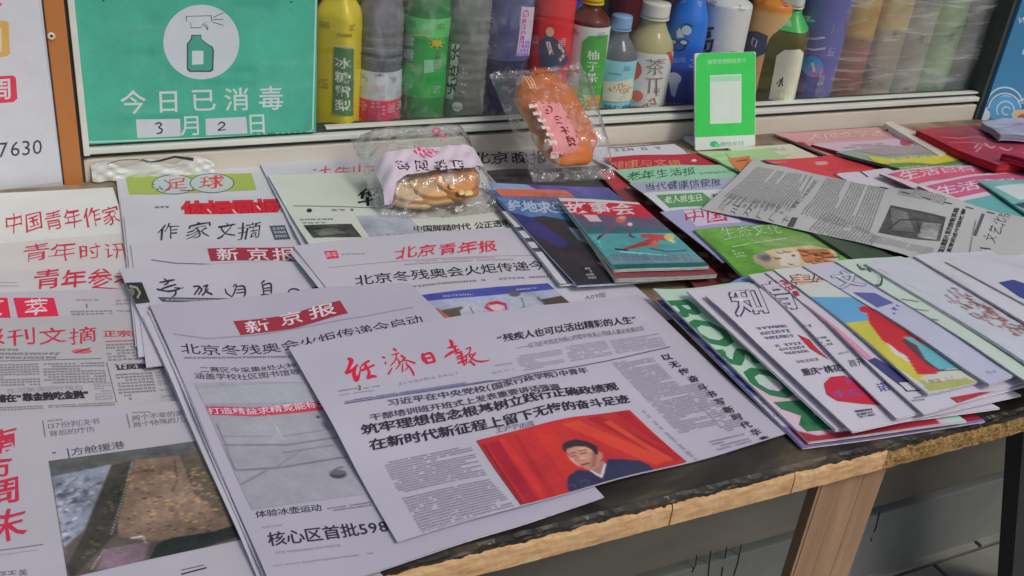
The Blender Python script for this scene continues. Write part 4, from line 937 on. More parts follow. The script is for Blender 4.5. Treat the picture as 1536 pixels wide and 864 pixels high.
s.text('打造精益求精竞能标为民先', [(313, 622), (384, 623), (440, 617), (530, 604)], (-3, -10), (214, 188, 200), .01)
for p, w_, c_ in (([(325, 637), (336, 664), (352, 705)], 2, (96, 94, 106)), ([(336, 668), (430, 668), (520, 654)], 2.2, (104, 104, 116)), ([(334, 655), (408, 655)], 1.3, (118, 118, 128)), ([(402, 622), (426, 660)], 1.2, (160, 158, 168)), ([(424, 655), (500, 643)], 1.3, (110, 110, 122)),
                  ([(424, 680), (500, 668)], 1.6, (108, 108, 120)), ([(452, 676), (416, 700)], 1.2, (112, 110, 122)), ([(352, 706), (420, 702), (520, 686)], 2.6, (104, 104, 116)), ([(400, 706), (362, 727)], 2.2, (100, 98, 110))): s.line(p, w_, c_, 'printed_picture')
s.ell((507, 712), 13, 6.5, (66, 66, 74)); s.ell((507, 709), 12, 4, (92, 92, 100)); s.line([(501, 706), (506, 703), (514, 701)], 1.8, (66, 60, 66), 'printed_picture'); s.ell((477, 626), 3, 2.2, (56, 56, 70)); s.poly([(480, 632), (490, 634), (494, 646), (484, 642)], (112, 108, 122)); s.end()
s.text('体验冰壶运动', [(384, 778), (484, 767)], (-2, -11), BLK, .004); s.block([(490, 762), (556, 752), (558, 760), (492, 769)], 2, GRY); s.block([(392, 790), (424, 786), (424, 790), (393, 794)], 1, LGR)
s.text('核心区首批598处', [(404, 821), (612, 796)], (-5, -21), BLK, .012); s.block([(412, 827), (606, 803), (608, 808), (414, 833)], 1, LGR, cells=24)
s.block([(410, 848), (450, 843), (450, 846), (411, 851)], 1, LGR); s.block([(452, 842), (560, 828), (562, 832), (454, 847)], 1, LGR); s.flush()

# economic daily -----------------------------------------------------------------
s = Sheet('newspaper', 'thin copy whose edges peep out under the front page of 經濟日報', 'newspaper', [(437, 523), (952, 444), W(.583, .540), (600, 806)], .002, (168, 164, 176), group=gC); s.flush()
s = Sheet('newspaper', 'broadsheet titled 經濟日報 in red with a photo of a speaker against red drapes', 'newspaper', [(433, 522), (957, 441), W(.588, .5335), (596, 813)], .0025, (163, 157, 172), group=gC, wave=.0007)
R1 = [[(522, 538, 3), (527, 541, 7), (524, 550, 5), (520, 559, 5)], [(520, 559, 6), (528, 556, 5), (536, 548, 3)], [(533, 552, 4), (531, 561, 6), (535, 570, 7), (539, 562, 3), (541, 553, 2)], [(540, 552, 2), (546, 546, 3), (553, 542, 4)], [(547, 545, 3), (549, 551, 5), (545, 556, 3)], [(542, 556, 2.4), (552, 552, 3.4), (561, 548, 3)], [(551, 552, 3), (554, 560, 4.4), (552, 566, 4)], [(552, 568, 3), (558, 565, 5), (564, 565, 3)],
      [(574, 536, 2.6), (577, 537, 2.6)], [(578, 544, 2.6), (579, 546, 2.2)], [(583, 561, 3), (588, 553, 2)], [(591, 524, 3.4), (594, 526, 3)], [(588, 533, 1.6), (598, 530, 2.2)], [(595, 532, 1.6), (593, 541, 2), (586, 549, 1.8)], [(596, 538, 1.6), (600, 546, 2), (594, 554, 1.6)], [(602, 534, 3), (608, 538, 2.2), (604, 540, 1.8), (614, 542, 2), (622, 545, 3)], [(598, 545, 2), (606, 541, 2)], [(604, 546, 1.6), (604, 558, 2.2)], [(609, 544, 1.6), (612, 551, 1.8), (608, 556, 1.6)], [(612, 548, 2), (618, 556, 2.8), (621, 563, 2.4)],
      [(634, 532, 4), (636, 539, 6), (641, 545, 4)], [(636, 533, 3), (644, 530, 3.4), (649, 534, 3.6), (652, 542, 4)], [(640, 538, 3), (646, 537, 3)], [(642, 545, 3), (652, 543, 3)],
      [(675, 511, 3), (678, 515, 5), (678, 522, 3)], [(672, 522, 2), (684, 520, 3)], [(668, 536, 2.4), (676, 530, 4), (688, 525, 2.4)], [(682, 522, 3), (685, 530, 2)], [(684, 531, 2.6), (692, 528, 2.6)], [(686, 536, 2.4), (694, 532, 2.4)], [(687, 539, 2.4), (697, 536, 2.6)], [(692, 530, 2.6), (694, 540, 3), (697, 548, 3)], [(688, 545, 2.6), (698, 541, 3)],
      [(700, 524, 2.4), (706, 522, 1.8), (704, 530, 1.8), (699, 534, 2)], [(700, 534, 2), (700, 546, 1.6)], [(705, 532, 1.8), (712, 533, 2)], [(713, 530, 2.2), (704, 544, 2)], [(704, 534, 1.6), (712, 541, 1.8), (722, 543, 2.4), (734, 541, 1.2)], [(706, 543, 2), (712, 548, 3)]]
s.strokes(R1, (186, 36, 62))
s.text('ECONOMIC DAILY', [(600, 579), (688, 563)], (-1, -5.5), (112, 106, 124), -.01, gap=.35)
s.block([(508, 586), (536, 582), (536, 585), (508, 589)], 1, GRY); s.text('2', [(537, 587), (543, 586)], (-1, -9), BLK, .01); s.block([(546, 582), (570, 578), (570, 581), (546, 585)], 1, GRY); s.block([(510, 592), (562, 585), (562, 588), (510, 595)], 1, LGR)
BL = (92, 96, 140)
s.block([(530, 599), (700, 573), (700, 577), (531, 603)], 1, BL, cells=48); s.line([(517, 606), (760, 570), (1005, 521)], 1.3, (82, 84, 118)); s.line([(517, 603.5), (740, 571)], .7, BL)
s.block([(742, 548), (770, 544), (770, 547), (742, 551)], 1, LGR); s.block([(738, 559), (772, 553), (772, 556), (739, 562)], 1, LGR)
s.text('“残疾人也可以活出精彩的人生”', [(747, 516), (850, 499), (958, 485)], (-2.5, -12), BLK, .014); s.text('——以习近平同志为核心的党中央关心残疾人事业发展纪实', [(775, 526), (870, 510), (968, 497)], (-1.6, -8), GRY, .0)
s.block([(772, 535), (842, 524), (848, 548), (786, 558)], 8, LGR); s.block([(848, 520), (908, 511), (920, 533), (856, 544)], 8, LGR); s.block([(914, 511), (988, 500), (1000, 520), (926, 532)], 7, LGR)
s.text('习近平在中央党校（国家行政学院）中青年', [(582, 611), (740, 587), (884, 560)], (-3, -10), (66, 62, 76), .01)
s.text('干部培训班开班式上发表重要讲话强调', [(556, 633), (700, 609), (842, 585)], (-3, -10), (66, 62, 76), .01)
s.text('筑牢理想信念根基树立践行正确政绩观', [(544, 655), (740, 620), (930, 586)], (-4, -16), BLK, .022)
s.text('在新时代新征程上留下无悔的奋斗足迹', [(556, 678), (760, 640), (947, 605)], (-4, -17), BLK, .022)
s.text('王沪宁出席', [(744, 651), (803, 640)], (-1.5, -9), GRY, .0)
for (a_, b_, c_, d_), n in ((((575, 695), (705, 668), (731, 714), (600, 742)), 14), (((603, 748), (734, 719), (776, 764), (634, 802)), 14)): s.block([a_, b_, c_, d_], n, (112, 108, 122))
s.block([(918, 545), (976, 534), (1082, 640), (1020, 652)], 44, (112, 108, 122)); s.block([(1022, 580), (1050, 574), (1128, 640), (1088, 650)], 24, (118, 114, 128), skip=.08); s.block([(1062, 662), (1116, 650), (1130, 664), (1078, 678)], 4, (118, 114, 128))
s.block([(958, 613), (962, 612), (1048, 690), (1042, 692)], 36, GRY, cells=1)
for ch, x, y in zip('以无悔奋斗书写新时代华章', (996, 1008, 1023, 1036, 1050, 1063, 1076, 1089, 1102, 1115, 1130, 1144), (539, 550, 561, 572, 584, 595, 606, 618, 629, 641, 652, 663)): s.text(ch, [(x, y + 4), (x + 15, y + 1)], (-7, -10), BLK, .014)
# the speaker photo
s.begin([(715, 662), (944, 616), (1030, 694), (788, 767)], (170, 46, 50), res=.0009, blur=.0011, noise=.10)
for p, c_ in (([(730, 668), (748, 662), (812, 758), (796, 763)], (150, 34, 48)), ([(748, 660), (756, 658), (800, 712), (816, 752), (790, 720)], (188, 50, 52)), ([(800, 645), (826, 640), (900, 742), (868, 748)], (180, 50, 46)),
              ([(842, 637), (868, 632), (1005, 690), (985, 700)], (186, 62, 50)), ([(880, 629), (900, 625), (1022, 686), (1014, 694)], (150, 38, 44)), ([(905, 634), (915, 632), (1010, 690), (1004, 694)], (184, 66, 52)), ([(925, 621), (940, 617), (1022, 688), (1000, 676)], (158, 36, 44)), ([(770, 654), (776, 653), (838, 750), (828, 754)], (160, 40, 46)), ([(722, 668), (728, 668), (790, 762), (786, 764)], (132, 30, 44))): s.poly(p, c_, m=M_INK)
s.poly([(852, 716), (866, 706), (884, 708), (905, 703), (912, 690), (930, 690), (958, 692), (972, 698), (984, 709), (960, 717), (900, 731), (884, 736), (858, 746), (850, 730)], (48, 48, 74), m=M_INK)
s.poly([(908, 697), (906, 710), (902, 718), (894, 714), (884, 707)], (214, 208, 218)); s.poly([(907, 694), (903, 712), (900, 714), (892, 710), (880, 702), (890, 690)], (150, 104, 96))
s.poly([(848, 672), (862, 668), (882, 670), (893, 680), (899, 690), (897, 700), (889, 706), (880, 706), (870, 700), (860, 690), (850, 680)], (172, 122, 110)); s.poly([(851, 684), (860, 690), (872, 702), (866, 700), (856, 692)], (182, 146, 140)); s.poly([(886, 676), (896, 686), (894, 700), (886, 704), (888, 690)], (142, 94, 84)); s.poly([(866, 672), (884, 673), (888, 680), (868, 680)], (186, 138, 124)); s.ell((873, 690), 5, 3.5, (188, 140, 126)); s.ell((864, 690), 3, 4, (156, 108, 98))
s.poly([(843, 669), (848, 664), (864, 660), (882, 664), (895, 671), (897, 682), (893, 684), (888, 676), (878, 671), (862, 671), (850, 675), (848, 680), (844, 676)], (50, 42, 48)); s.poly([(898, 678), (904, 682), (903, 690), (898, 692), (895, 686)], (172, 116, 104))
s.line([(857, 686), (864, 684)], 1.4, (86, 56, 58), 'printed_picture'); s.line([(870, 682), (880, 680)], 1.4, (86, 56, 58), 'printed_picture'); s.line([(855, 682), (863, 680)], 1, (74, 50, 52), 'printed_picture'); s.line([(868, 678), (880, 676)], 1, (74, 50, 52), 'printed_picture')
s.line([(867, 686), (868, 692), (876, 692)], 1.0, (124, 78, 74), 'printed_picture'); s.line([(872, 699), (884, 696)], 2.0, (96, 48, 54), 'printed_picture'); s.line([(886, 690), (888, 698)], .8, (130, 84, 78), 'printed_picture')
s.line([(902, 718), (904, 708), (908, 697)], 2, (214, 208, 218), 'printed_picture')
s.ell((877, 726), 7, 5.5, (72, 70, 98)); s.ell((877, 727), 5.5, 4.5, (46, 46, 70)); s.line([(878, 730), (882, 738)], 2, (80, 78, 100), 'printed_picture'); s.ell((857, 733), 7, 5.5, (84, 66, 96)); s.ell((857, 734), 5.5, 4.5, (52, 44, 72)); s.end()
s.block([(806, 760), (890, 737), (890, 739), (807, 762)], 1, (120, 60, 66)); s.flush()
# ================================================================== magazines and small papers right of the cascades
gF, gS, gR = 'magazines fanned out at the right front', 'papers stacked right of the filled buns', 'magazines at the far right'
WHT = (196, 192, 202)
s = Sheet('newspaper', 'evening newspaper with black title 北京晚报 between the two bread bags', 'newspaper', [(694, 222), W(.76, 1.222), W(.74, 1.0), W(.545, 1.0)], .004, (160, 154, 152))
s.text('北京晚报', [(706, 247), (826, 246)], (-2, -19), (54, 46, 50), .012, 'masthead_lettering', brush=.05); s.flush()
s = Sheet('magazine', 'dark grey covered magazine mostly hidden beneath the evening newspaper and the blue cover', 'magazine', [W(.560, 1.148), W(.745, 1.148), W(.725, .90), W(.545, .90)], .004, (64, 62, 66), gloss=True, edge=(150, 146, 150))
s.block([(712, 262), (790, 260), (794, 274), (722, 276)], 2, (36, 34, 38), skip=.3, cells=9); s.flush()
s = Sheet('magazine', 'maroon gift wrapped magazine between the story magazine and the papers with green title', 'magazine', [W(.715, 1.115), W(.80, 1.11), W(.765, .762), W(.655, .765)], .012, (112, 50, 56), gloss=True, edge=(70, 46, 50)); s.cover((112, 50, 56), noise=0.16, res=0.0018)
for k in range(34):
    v = k / 34 + rng.random() * .02; u = .25 + .3 * rng.random() + .1 * v
    s.fill([(u, v), (u + .10, v + .012), (u + .06 + .08 * rng.random(), v + .045), (u - .03, v + .03)], [(150, 130, 108), (96, 84, 60), (160, 60, 70), (70, 50, 60), (176, 150, 120)][k % 5])
s.fill([(.0, 0), (.3, .0), (.42, .14), (.05, .2)], (170, 50, 62)); s.end(); s.flush()
s = Sheet('magazine', 'black and white spined magazine lowest under the blue soldier cover', 'magazine', [W(.525, 1.075), W(.69, 1.06), W(.68, .815), W(.500, .818)], .006, (70, 74, 96), gloss=True, edge=(196, 194, 202)); 
for v0, v1 in ((.25, .44), (.48, .56), (.60, .66), (.70, 1.)): s.fill([(0, v0), (.05, v0), (.05, v1), (0, v1)], (190, 188, 198))
s.flush()
s = Sheet('magazine', 'blue and black magazine 绝地 with a dark soldier picture and orange strip', 'magazine', [(722, 274), (912, 282), W(.690, .800), (866, 428)], .006, (58, 82, 122), gloss=True, edge=(200, 198, 206))
s.cover((58, 82, 122), noise=.3, blur=.0018); f = s.fill
f([(0, 0), (1, 0), (1, .09), (0, .09)], (128, 150, 186)); f([(.35, 0), (1, 0), (1, .12), (.4, .10)], (84, 76, 140)); f([(.06, .07), (.62, .06), (.64, .15), (.05, .17)], (190, 104, 84))
f([(0, .17), (.62, .15), (.6, .46), (.3, .40), (0, .42)], (74, 112, 164)); f([(0, .42), (.22, .38), (.42, .46), (.6, .36), (1, .4), (1, 1), (0, 1)], (48, 46, 54)); f([(0, .34), (.12, .40), (.22, .66), (.12, .7), (0, .56)], (50, 50, 108))
f([(.32, .50), (.52, .56), (.62, .72), (.72, .84), (.44, .82), (.3, .62)], (110, 122, 142)); f([(.45, .72), (.8, .74), (1, .86), (1, 1), (.5, 1)], (92, 46, 52)); f([(.12, .86), (.36, .84), (.40, 1), (.12, 1)], (40, 38, 44)); f([(.46, .30), (.56, .32), (.54, .42), (.48, .38)], (90, 110, 160)); f([(.5, .4), (.62, .5), (.8, .62), (.7, .7), (.55, .55)], (60, 70, 66))
f([(.28, .83), (.46, .82), (.47, .95), (.30, .96)], (176, 120, 128)); f([(.55, .76), (.66, .78), (.62, .83), (.5, .80)], (180, 140, 144))
s.end(); s.text('绝地求生', [(764, 318), (852, 322)], (-4, -17), (190, 200, 222), .03, 'masthead_lettering'); s.block([(748, 292), (848, 296), (852, 304), (752, 300)], 1, (150, 70, 70), cells=14); s.block([(872, 402), (884, 401), (896, 419), (884, 420)], 4, (196, 180, 190), skip=.1); s.flush()
s = Sheet('magazine', 'second issue lying open edged directly under the story magazine with the skaters', 'magazine', [W(.600, 1.0), W(.70, .985), W(.688, .790), W(.560, .803)], .013, (120, 60, 70), gloss=True, edge=(206, 204, 196)); s.flush()
s = Sheet('magazine', 'story magazine 故事会 with red band and two speed skaters on teal ice', 'magazine', [(836, 297), (957, 304), (1064, 399), (921, 404)], .010, (56, 120, 128), gloss=True, edge=(206, 210, 200), stiff=90)
s.cover((56, 120, 128), noise=.14, blur=.0011, res=.0011); f = s.fill
f([(0, 0), (1, 0), (1, .06), (0, .06)], (206, 190, 198)); f([(.02, .06), (1, .04), (1, .27), (.02, .27)], (176, 38, 58)); f([(.02, .27), (1, .27), (1, .46), (.02, .46)], (92, 78, 104)); f([(.02, .44), (.4, .42), (1, .46), (1, .54), (.02, .56)], (52, 92, 104)); f([(.02, .54), (1, .52), (1, .9), (.02, .9)], (78, 144, 148)); f([(.02, .84), (1, .84), (1, .95), (.02, .95)], (98, 128, 142)); f([(.02, .95), (1, .95), (1, 1), (.02, 1)], (30, 84, 84))
f([(.14, .26), (.30, .26), (.30, .36), (.16, .36)], (196, 170, 182))
sk = 'skater_picture'
s.line([(902, 372), (897, 358)], 1.2, (120, 190, 190), 'printed_picture'); s.line([(898, 357), (912, 347), (920, 338), (934, 333)], [3, 4, 6, 8], (112, 70, 100), sk); s.line([(934, 333), (942, 340), (946, 354)], [6, 4.5, 3], (104, 60, 90), sk)
s.line([(930, 337), (948, 336)], 6, (124, 76, 104), sk); s.ell((931, 330), 8, 4.6, (168, 96, 92), sk); s.ell((933, 327), 6, 2.5, (196, 140, 120), sk); s.ell((945, 337), 3.5, 2.6, (210, 200, 200), sk); s.line([(896, 360), (901, 354)], 3, (40, 30, 50), sk); s.line([(943, 354), (952, 357)], 2, (60, 40, 60), sk)
s.line([(936, 374), (956, 369), (972, 364), (986, 360)], [3, 6, 9, 8], (152, 56, 58), sk); s.line([(962, 354), (986, 356), (1000, 358)], [5, 8, 8], (170, 62, 62), sk); s.line([(984, 362), (976, 368), (988, 370)], [7, 6, 4], (190, 96, 70), sk); s.ell((1004, 356), 8, 5.5, (176, 160, 100), sk); s.line([(1004, 360), (1012, 364)], 4, (200, 190, 150), sk)
s.line([(922, 374), (942, 376)], 2.5, (50, 40, 66), sk); s.line([(974, 373), (1000, 378), (1030, 376)], 2.2, (70, 80, 100), sk); s.line([(930, 378), (1000, 384)], 1.5, (150, 200, 200), 'printed_picture')
s.end(); s.text('故事会', [(852, 321), (958, 324)], (-10, -18), (226, 210, 218), .02, 'masthead_lettering', brush=.04); s.text('世界杯奥运冠军们', [(918, 392), (1040, 392)], (-6, -11), (82, 90, 112), .0); s.flush()

# stack of papers to the right of the buns (right to left titles visible in a staircase) ----------------
s = Sheet('newspaper', 'white paper with thin black border and sparse marks nearest the sill', 'newspaper', [W(.74, 1.218), W(.908, 1.212), W(.925, .90), W(.74, .90)], .006, (196, 194, 204), group=gS)
s.line([(912, 222), (1016, 215), (1034, 232)], 1.3, (80, 78, 88)); s.block([(918, 222), (1008, 218), (1016, 224), (922, 229)], 1, GRY, skip=.45, cells=9); s.flush()
s = Sheet('newspaper', 'crimson newspaper with partly hidden orange title in the stack beside the buns', 'newspaper', [(905, 237), (1051, 229), W(.925, .88), W(.735, .88)], .004, (162, 50, 66), group=gS)
s.text('健康与文摘', [(916, 256), (1024, 250)], (-3, -12), (206, 136, 104), .0, 'masthead_lettering', brush=.05); s.ell((1041, 241), 4, 2, (226, 206, 206)); s.flush()
s = Sheet('newspaper', 'pale green newspaper with dark green brushed title 老年生活报', 'newspaper', [(922, 255), (1092, 246), W(.925, .86), W(.725, .86)], .004, (134, 176, 150), group=gS)
s.text('老年生活报', [(942, 272), (1046, 263)], (-3, -13), (44, 92, 72), .0, 'masthead_lettering', brush=.05); s.block([(1046, 258), (1096, 254), (1102, 259), (1050, 263)], 1, (110, 130, 120)); s.flush()
s = Sheet('newspaper', 'lavender newspaper with dark blue brushed health title', 'newspaper', [(944, 275), (1112, 265), W(.925, .84), W(.715, .84)], .004, (148, 148, 170), group=gS)
s.text('当代健康信使报', [(968, 288), (1084, 279)], (-3, -13), (58, 62, 100), .0, 'masthead_lettering', brush=.05); s.flush()
s = Sheet('newspaper', 'newspaper with white lettering in a green arrow shaped box', 'newspaper', [(964, 290), (1122, 280), W(.93, .82), W(.705, .82)], .004, (190, 194, 200), group=gS)
s.poly([(984, 293), (1053, 289), (1066, 298), (1058, 309), (1004, 312)], (82, 130, 82), 'masthead_band'); s.text('老人报生日', [(998, 306), (1056, 302)], (-3, -11), (206, 216, 206), .02, 'masthead_lettering', brush=.04); s.text('书', [(1068, 300), (1080, 299)], (-3, -9), BLK, .02); s.block([(1070, 302), (1100, 300), (1108, 306), (1078, 308)], 2, GRY); s.flush()
s = Sheet('newspaper', 'violet blue newspaper with red brushed title 中国 half under the loose grey sheet', 'newspaper', [(990, 318), (1130, 308), W(.93, .80), W(.700, .80)], .005, (142, 140, 174), group=gS)
s.poly([(1024, 316), (1100, 312), (1112, 334), (1044, 340)], (178, 168, 190), 'printed_picture'); s.text('中国', [(1028, 336), (1094, 332)], (-5, -20), (170, 46, 76), .01, 'masthead_lettering', brush=.06); s.flush()
s = Sheet('magazine', 'green magazine 生态文化 with a tiger lying on grass', 'magazine', [(1040, 345), (1200, 336), W(.915, .755), (1114, 416)], .006, (96, 136, 70), gloss=True, edge=(140, 148, 160), stiff=200)
s.cover((96, 136, 70), noise=.22, blur=.0012, res=.0012); f = s.fill; f([(0, 0), (1, 0), (1, .3), (0, .34)], (96, 140, 66)); f([(.0, .34), (.3, .3), (.4, 1), (0, 1)], (94, 150, 62)); f([(.3, .3), (1, .28), (1, .5), (.36, .5)], (110, 140, 84))
tg = 'tiger_picture'
s.poly([(1128, 384), (1160, 374), (1215, 368), (1252, 376), (1258, 392), (1210, 402), (1150, 404), (1132, 394)], (176, 160, 132), tg, M_PHOTO); s.ell((1146, 386), 12, 7, (128, 122, 118), tg, M_PHOTO, rot=.4); s.ell((1148, 387), 7, 4, (92, 88, 88), tg)
s.poly([(1196, 374), (1240, 374), (1252, 384), (1236, 396), (1204, 392)], (166, 100, 64), tg, M_PHOTO); s.poly([(1168, 378), (1196, 380), (1200, 398), (1172, 400)], (206, 196, 186), tg, M_PHOTO)
for k in range(22):
    x, y = 1160 + rng.random() * 90, 374 + rng.random() * 22; s.line([(x, y), (x + 4, y + 2), (x + 8 + rng.random() * 4, y + 1)], 1.4, (58, 44, 42), tg)
for x, y in ((1190, 384), (1224, 382)): s.ell((x, y), 2.6, 1.8, (40, 36, 40), tg, n=10)
s.end(); s.text('生态文化', [(1086, 362), (1178, 352)], (-10, -19), (206, 222, 200), -.012, 'masthead_lettering', brush=.05); s.line([(1098, 371), (1180, 358)], 1, (190, 210, 180)); s.block([(1096, 376), (1112, 374), (1122, 386), (1104, 388)], 3, (170, 190, 150))
s.flush()
s = Sheet('magazine', 'dark green and black picture magazine between the tiger cover and the loose grey sheet', 'magazine', [W(.86, .93), W(1.05, .91), W(1.06, .70), W(.87, .745)], .004, (62, 76, 62), gloss=True); s.cover((62, 76, 62), noise=0.16, res=0.0018)
for k in range(16): s.fill([(a_ := rng.random(), b_ := rng.random()), (a_ + .1, b_ + .02), (a_ + .08, b_ + .1), (a_ - .03, b_ + .06)], [(90, 100, 90), (40, 48, 42), (120, 110, 116)][k % 3])
s.end(); s.flush()

# far right ------------------------------------------------------------------------
s = Sheet('magazine', 'cream magazine beside the foot of the payment stand', 'magazine', [(1092, 222), (1186, 216), W(1.13, 1.05), W(.98, 1.05)], .006, (186, 184, 164), gloss=True, group=gR); s.block([(1128, 224), (1176, 221), (1180, 226), (1132, 230)], 2, (150, 152, 130)); s.poly([(1112, 228), (1124, 227), (1140, 236), (1128, 237)], (120, 150, 110)); s.block([(1140, 232), (1186, 229), (1192, 234), (1146, 237)], 2, (150, 150, 130)); s.flush()
s = Sheet('magazine', 'green and orange covered magazine just in front of the payment stand', 'magazine', [W(.918, 1.162), W(1.05, 1.155), W(1.07, .98), W(.94, .98)], .005, (150, 176, 132), gloss=True, group=gR)
s.poly([(1092, 238), (1124, 234), (1130, 252), (1106, 256)], (196, 96, 60)); s.poly([(1050, 232), (1086, 229), (1094, 240), (1064, 246)], (170, 196, 150)); s.block([(1066, 232), (1090, 230), (1098, 238), (1074, 240)], 3, (90, 120, 80)); s.line([(1104, 242), (1122, 240)], 2, (120, 40, 30), 'printed_picture'); s.flush()
s = Sheet('magazine', 'pale pink magazine with white title lying against the sill', 'magazine', [(1160, 200), (1352, 188), W(1.42, 1.03), W(1.145, 1.06)], .008, (182, 132, 134), gloss=True, group=gR)
s.text('人民文学选刊', [(1212, 211), (1352, 203)], (-3, -9), (214, 186, 182), .02, 'masthead_lettering'); s.fill([(.1, .3), (.9, .3), (.9, .8), (.1, .8)], (176, 140, 150)); s.block([(1240, 219), (1330, 212), (1345, 222), (1262, 229)], 3, (206, 180, 184), skip=.1); s.poly([(1188, 214), (1206, 213), (1216, 222), (1198, 224)], (150, 60, 80)); s.flush()
s = Sheet('magazine', 'plain red magazine behind the loose grey sheet', 'magazine', [W(1.00, 1.105), W(1.235, 1.10), W(1.22, .93), W(1.00, .93)], .006, (190, 58, 66), gloss=True, group=gR); s.cover((190, 58, 66), noise=0.16, res=0.0018)
s.block([(1150, 243), (1180, 241), (1182, 245), (1152, 247)], 1, (220, 150, 150), skip=.2); s.poly([(1222, 243), (1240, 242), (1242, 247), (1224, 248)], (206, 150, 150)); s.end(); s.flush()
s = Sheet('magazine', 'red edged magazine with a pale mauve cover right of the plain red one', 'magazine', [(1216, 216), (1344, 208), W(1.40, 1.03), W(1.19, 1.03)], .010, (184, 162, 176), gloss=True, group=gR, edge=(170, 44, 58))
s.text('大', [(1352, 222), (1364, 221)], (-2, -8), (150, 40, 80), .03); s.poly([(1352, 206), (1372, 212), (1384, 226), (1366, 228), (1350, 214)], (160, 60, 96)); s.poly([(1366, 216), (1384, 216), (1392, 226), (1374, 228)], (206, 196, 200)); s.block([(1262, 218), (1330, 214), (1336, 220), (1268, 224)], 2, (150, 120, 140), skip=.1); s.flush()
s = Sheet('magazine', 'magazine with a thin frame drawn on white beneath the long edge of the grey sheet', 'magazine', [W(1.08, 1.035), W(1.225, 1.022), W(1.26, .86), W(1.08, .86)], .005, (186, 178, 190), gloss=True, group=gR)
s.line([(1248, 262), (1282, 252), (1302, 266)], 1.6, (70, 56, 70)); s.flush()
s = Sheet('magazine', 'grey green magazine with a yellow green banner across its top', 'magazine', [(1254, 228), W(1.50, 1.12), W(1.50, .94), W(1.22, .95)], .009, (132, 146, 138), gloss=True, group=gR, edge=(70, 96, 84))
s.fill([(.1, .02), (.9, .02), (.9, .22), (.15, .22)], (150, 132, 136))
s.poly([(1300, 234), (1350, 240), (1428, 230), (1446, 238), (1400, 247), (1322, 251)], (186, 180, 56)); s.poly([(1310, 247), (1400, 246), (1444, 240), (1440, 246), (1360, 254), (1320, 253)], (96, 122, 60)); s.text('健康养生堂刊', [(1328, 247), (1430, 238)], (-3, -8), (222, 206, 110), .03, 'masthead_lettering'); s.block([(1340, 252), (1392, 248), (1394, 252), (1342, 256)], 1, (210, 210, 190)); s.flush()
for k, (q, lab, tx, cc) in enumerate((([(1318, 262), (1458, 248), W(1.42, .86), W(1.19, .86)], 'rear one of the two pink magazines titled 生活百科', ((1352, 274), (1466, 258)), (188, 84, 110)),
                      ([(1376, 280), (1524, 256), W(1.42, .80), W(1.20, .80)], 'front one of the two pink magazines titled 生活百科', ((1406, 296), (1532, 278)), (176, 84, 120)))):
    s = Sheet('magazine', lab, 'magazine', q, .006, (200, 178, 190), gloss=True, group='pink magazines titled 生活百科', edge=(140, 110, 120))
    s.fill([(.04, .04), (.98, .04), (.98, .3), (.10, .3)], cc); s.text('生活百科', tx, (-6, -15), (226, 200, 214), .02, 'masthead_lettering'); s.fill([(.05, .36), (.9, .36), (.9, .75), (.05, .75)], (90, 150, 150)); s.flush()
s = Sheet('magazine', 'teal and white magazine under the far end of the grey sheet', 'magazine', [W(1.26, .93), W(1.50, .93), W(1.50, .74), W(1.26, .74)], .005, (104, 152, 150), gloss=True, group=gR); s.cover((104, 152, 150), noise=0.16, res=0.0018); s.fill([(.05, .1), (.5, .06), (.5, .3), (.1, .3)], (190, 196, 200)); s.fill([(0, .35), (.4, .3), (.5, .4), (.1, .5)], (46, 66, 72)); s.end(); s.flush()
# metal strip, packets
t = thing('divider_strip', 'grey white metal strip laid diagonally from the sill between the magazines', 'metal strip', (1.35, 1.1, .0))
z = .014; q = [at_z([p], [z])[0] for p in ((1326, 184), (1338, 182), (1424, 228), (1408, 233))]
q = [v for v in q]; Vv = q + [v - [0, 0, .011] for v in q]
mesh_obj('strip', Vv, [(0, 1, 2, 3), (7, 6, 5, 4), (0, 4, 5, 1), (1, 5, 6, 2), (2, 6, 7, 3), (3, 7, 4, 0)], M_METAL, t, C((186, 182, 174)), smooth=False)
pp = at_z([(1329, 190)], [.013])[0]; a = np.arange(12) / 12 * 6.283
mesh_obj('screw_hole', [(pp[0] + .003 * math.cos(q_), pp[1] - .004, .008 + .003 * math.sin(q_)) for q_ in a], [list(range(12))], M_DARK, t)
s = Sheet('album', 'crimson plastic covered album with faint gilt curves in the far right corner', 'album', [(1374, 196), (1484, 186), W(1.56, .99), (1496, 250)], .012, (158, 46, 62), gloss=True, edge=(172, 44, 54), curl=None); s.cover((158, 46, 62), noise=0.16, res=0.0018)
s.fill([(.2, .05), (1, .0), (1, .6), (.35, .55)], (142, 62, 82)); s.line([(1412, 206), (1440, 208), (1470, 206), (1500, 214)], 1.0, (190, 130, 120), 'printed_picture'); s.line([(1424, 214), (1460, 214), (1490, 222)], .8, (186, 120, 120), 'printed_picture')
s.strokes([[(1462, 222, 2), (1466, 218, 2)], [(1464, 228, 2), (1472, 220, 1.6)], [(1478, 216, 2), (1486, 222, 1.6), (1492, 220, 2)], [(1500, 222, 2), (1512, 226, 1.6), (1518, 222, 1.4)]], (206, 160, 168), 'printed_picture'); s.end(); s.flush()
s = Sheet('album', 'second crimson album cut off by the right edge, white paper on top', 'album', [(1502, 232), W(1.72, 1.06), W(1.72, .86), W(1.50, .86)], .012, (150, 40, 60), gloss=True, edge=(140, 26, 48)); s.cover((150, 40, 60), noise=0.16, res=0.0018); s.fill([(.12, .06), (1, .06), (1, .6), (.12, .6)], (186, 176, 186)); s.end(); s.flush()
s = Sheet('plastic_wrapped_paper', 'shiny plastic wrapped papers heaped under the blue poster', 'packet', [(1472, 184), W(1.84, 1.225), W(1.80, 1.06), (1500, 204)], .010, (150, 148, 168), gloss=True, wave=.003); s.cover((150, 148, 168), noise=0.16, res=0.0018)
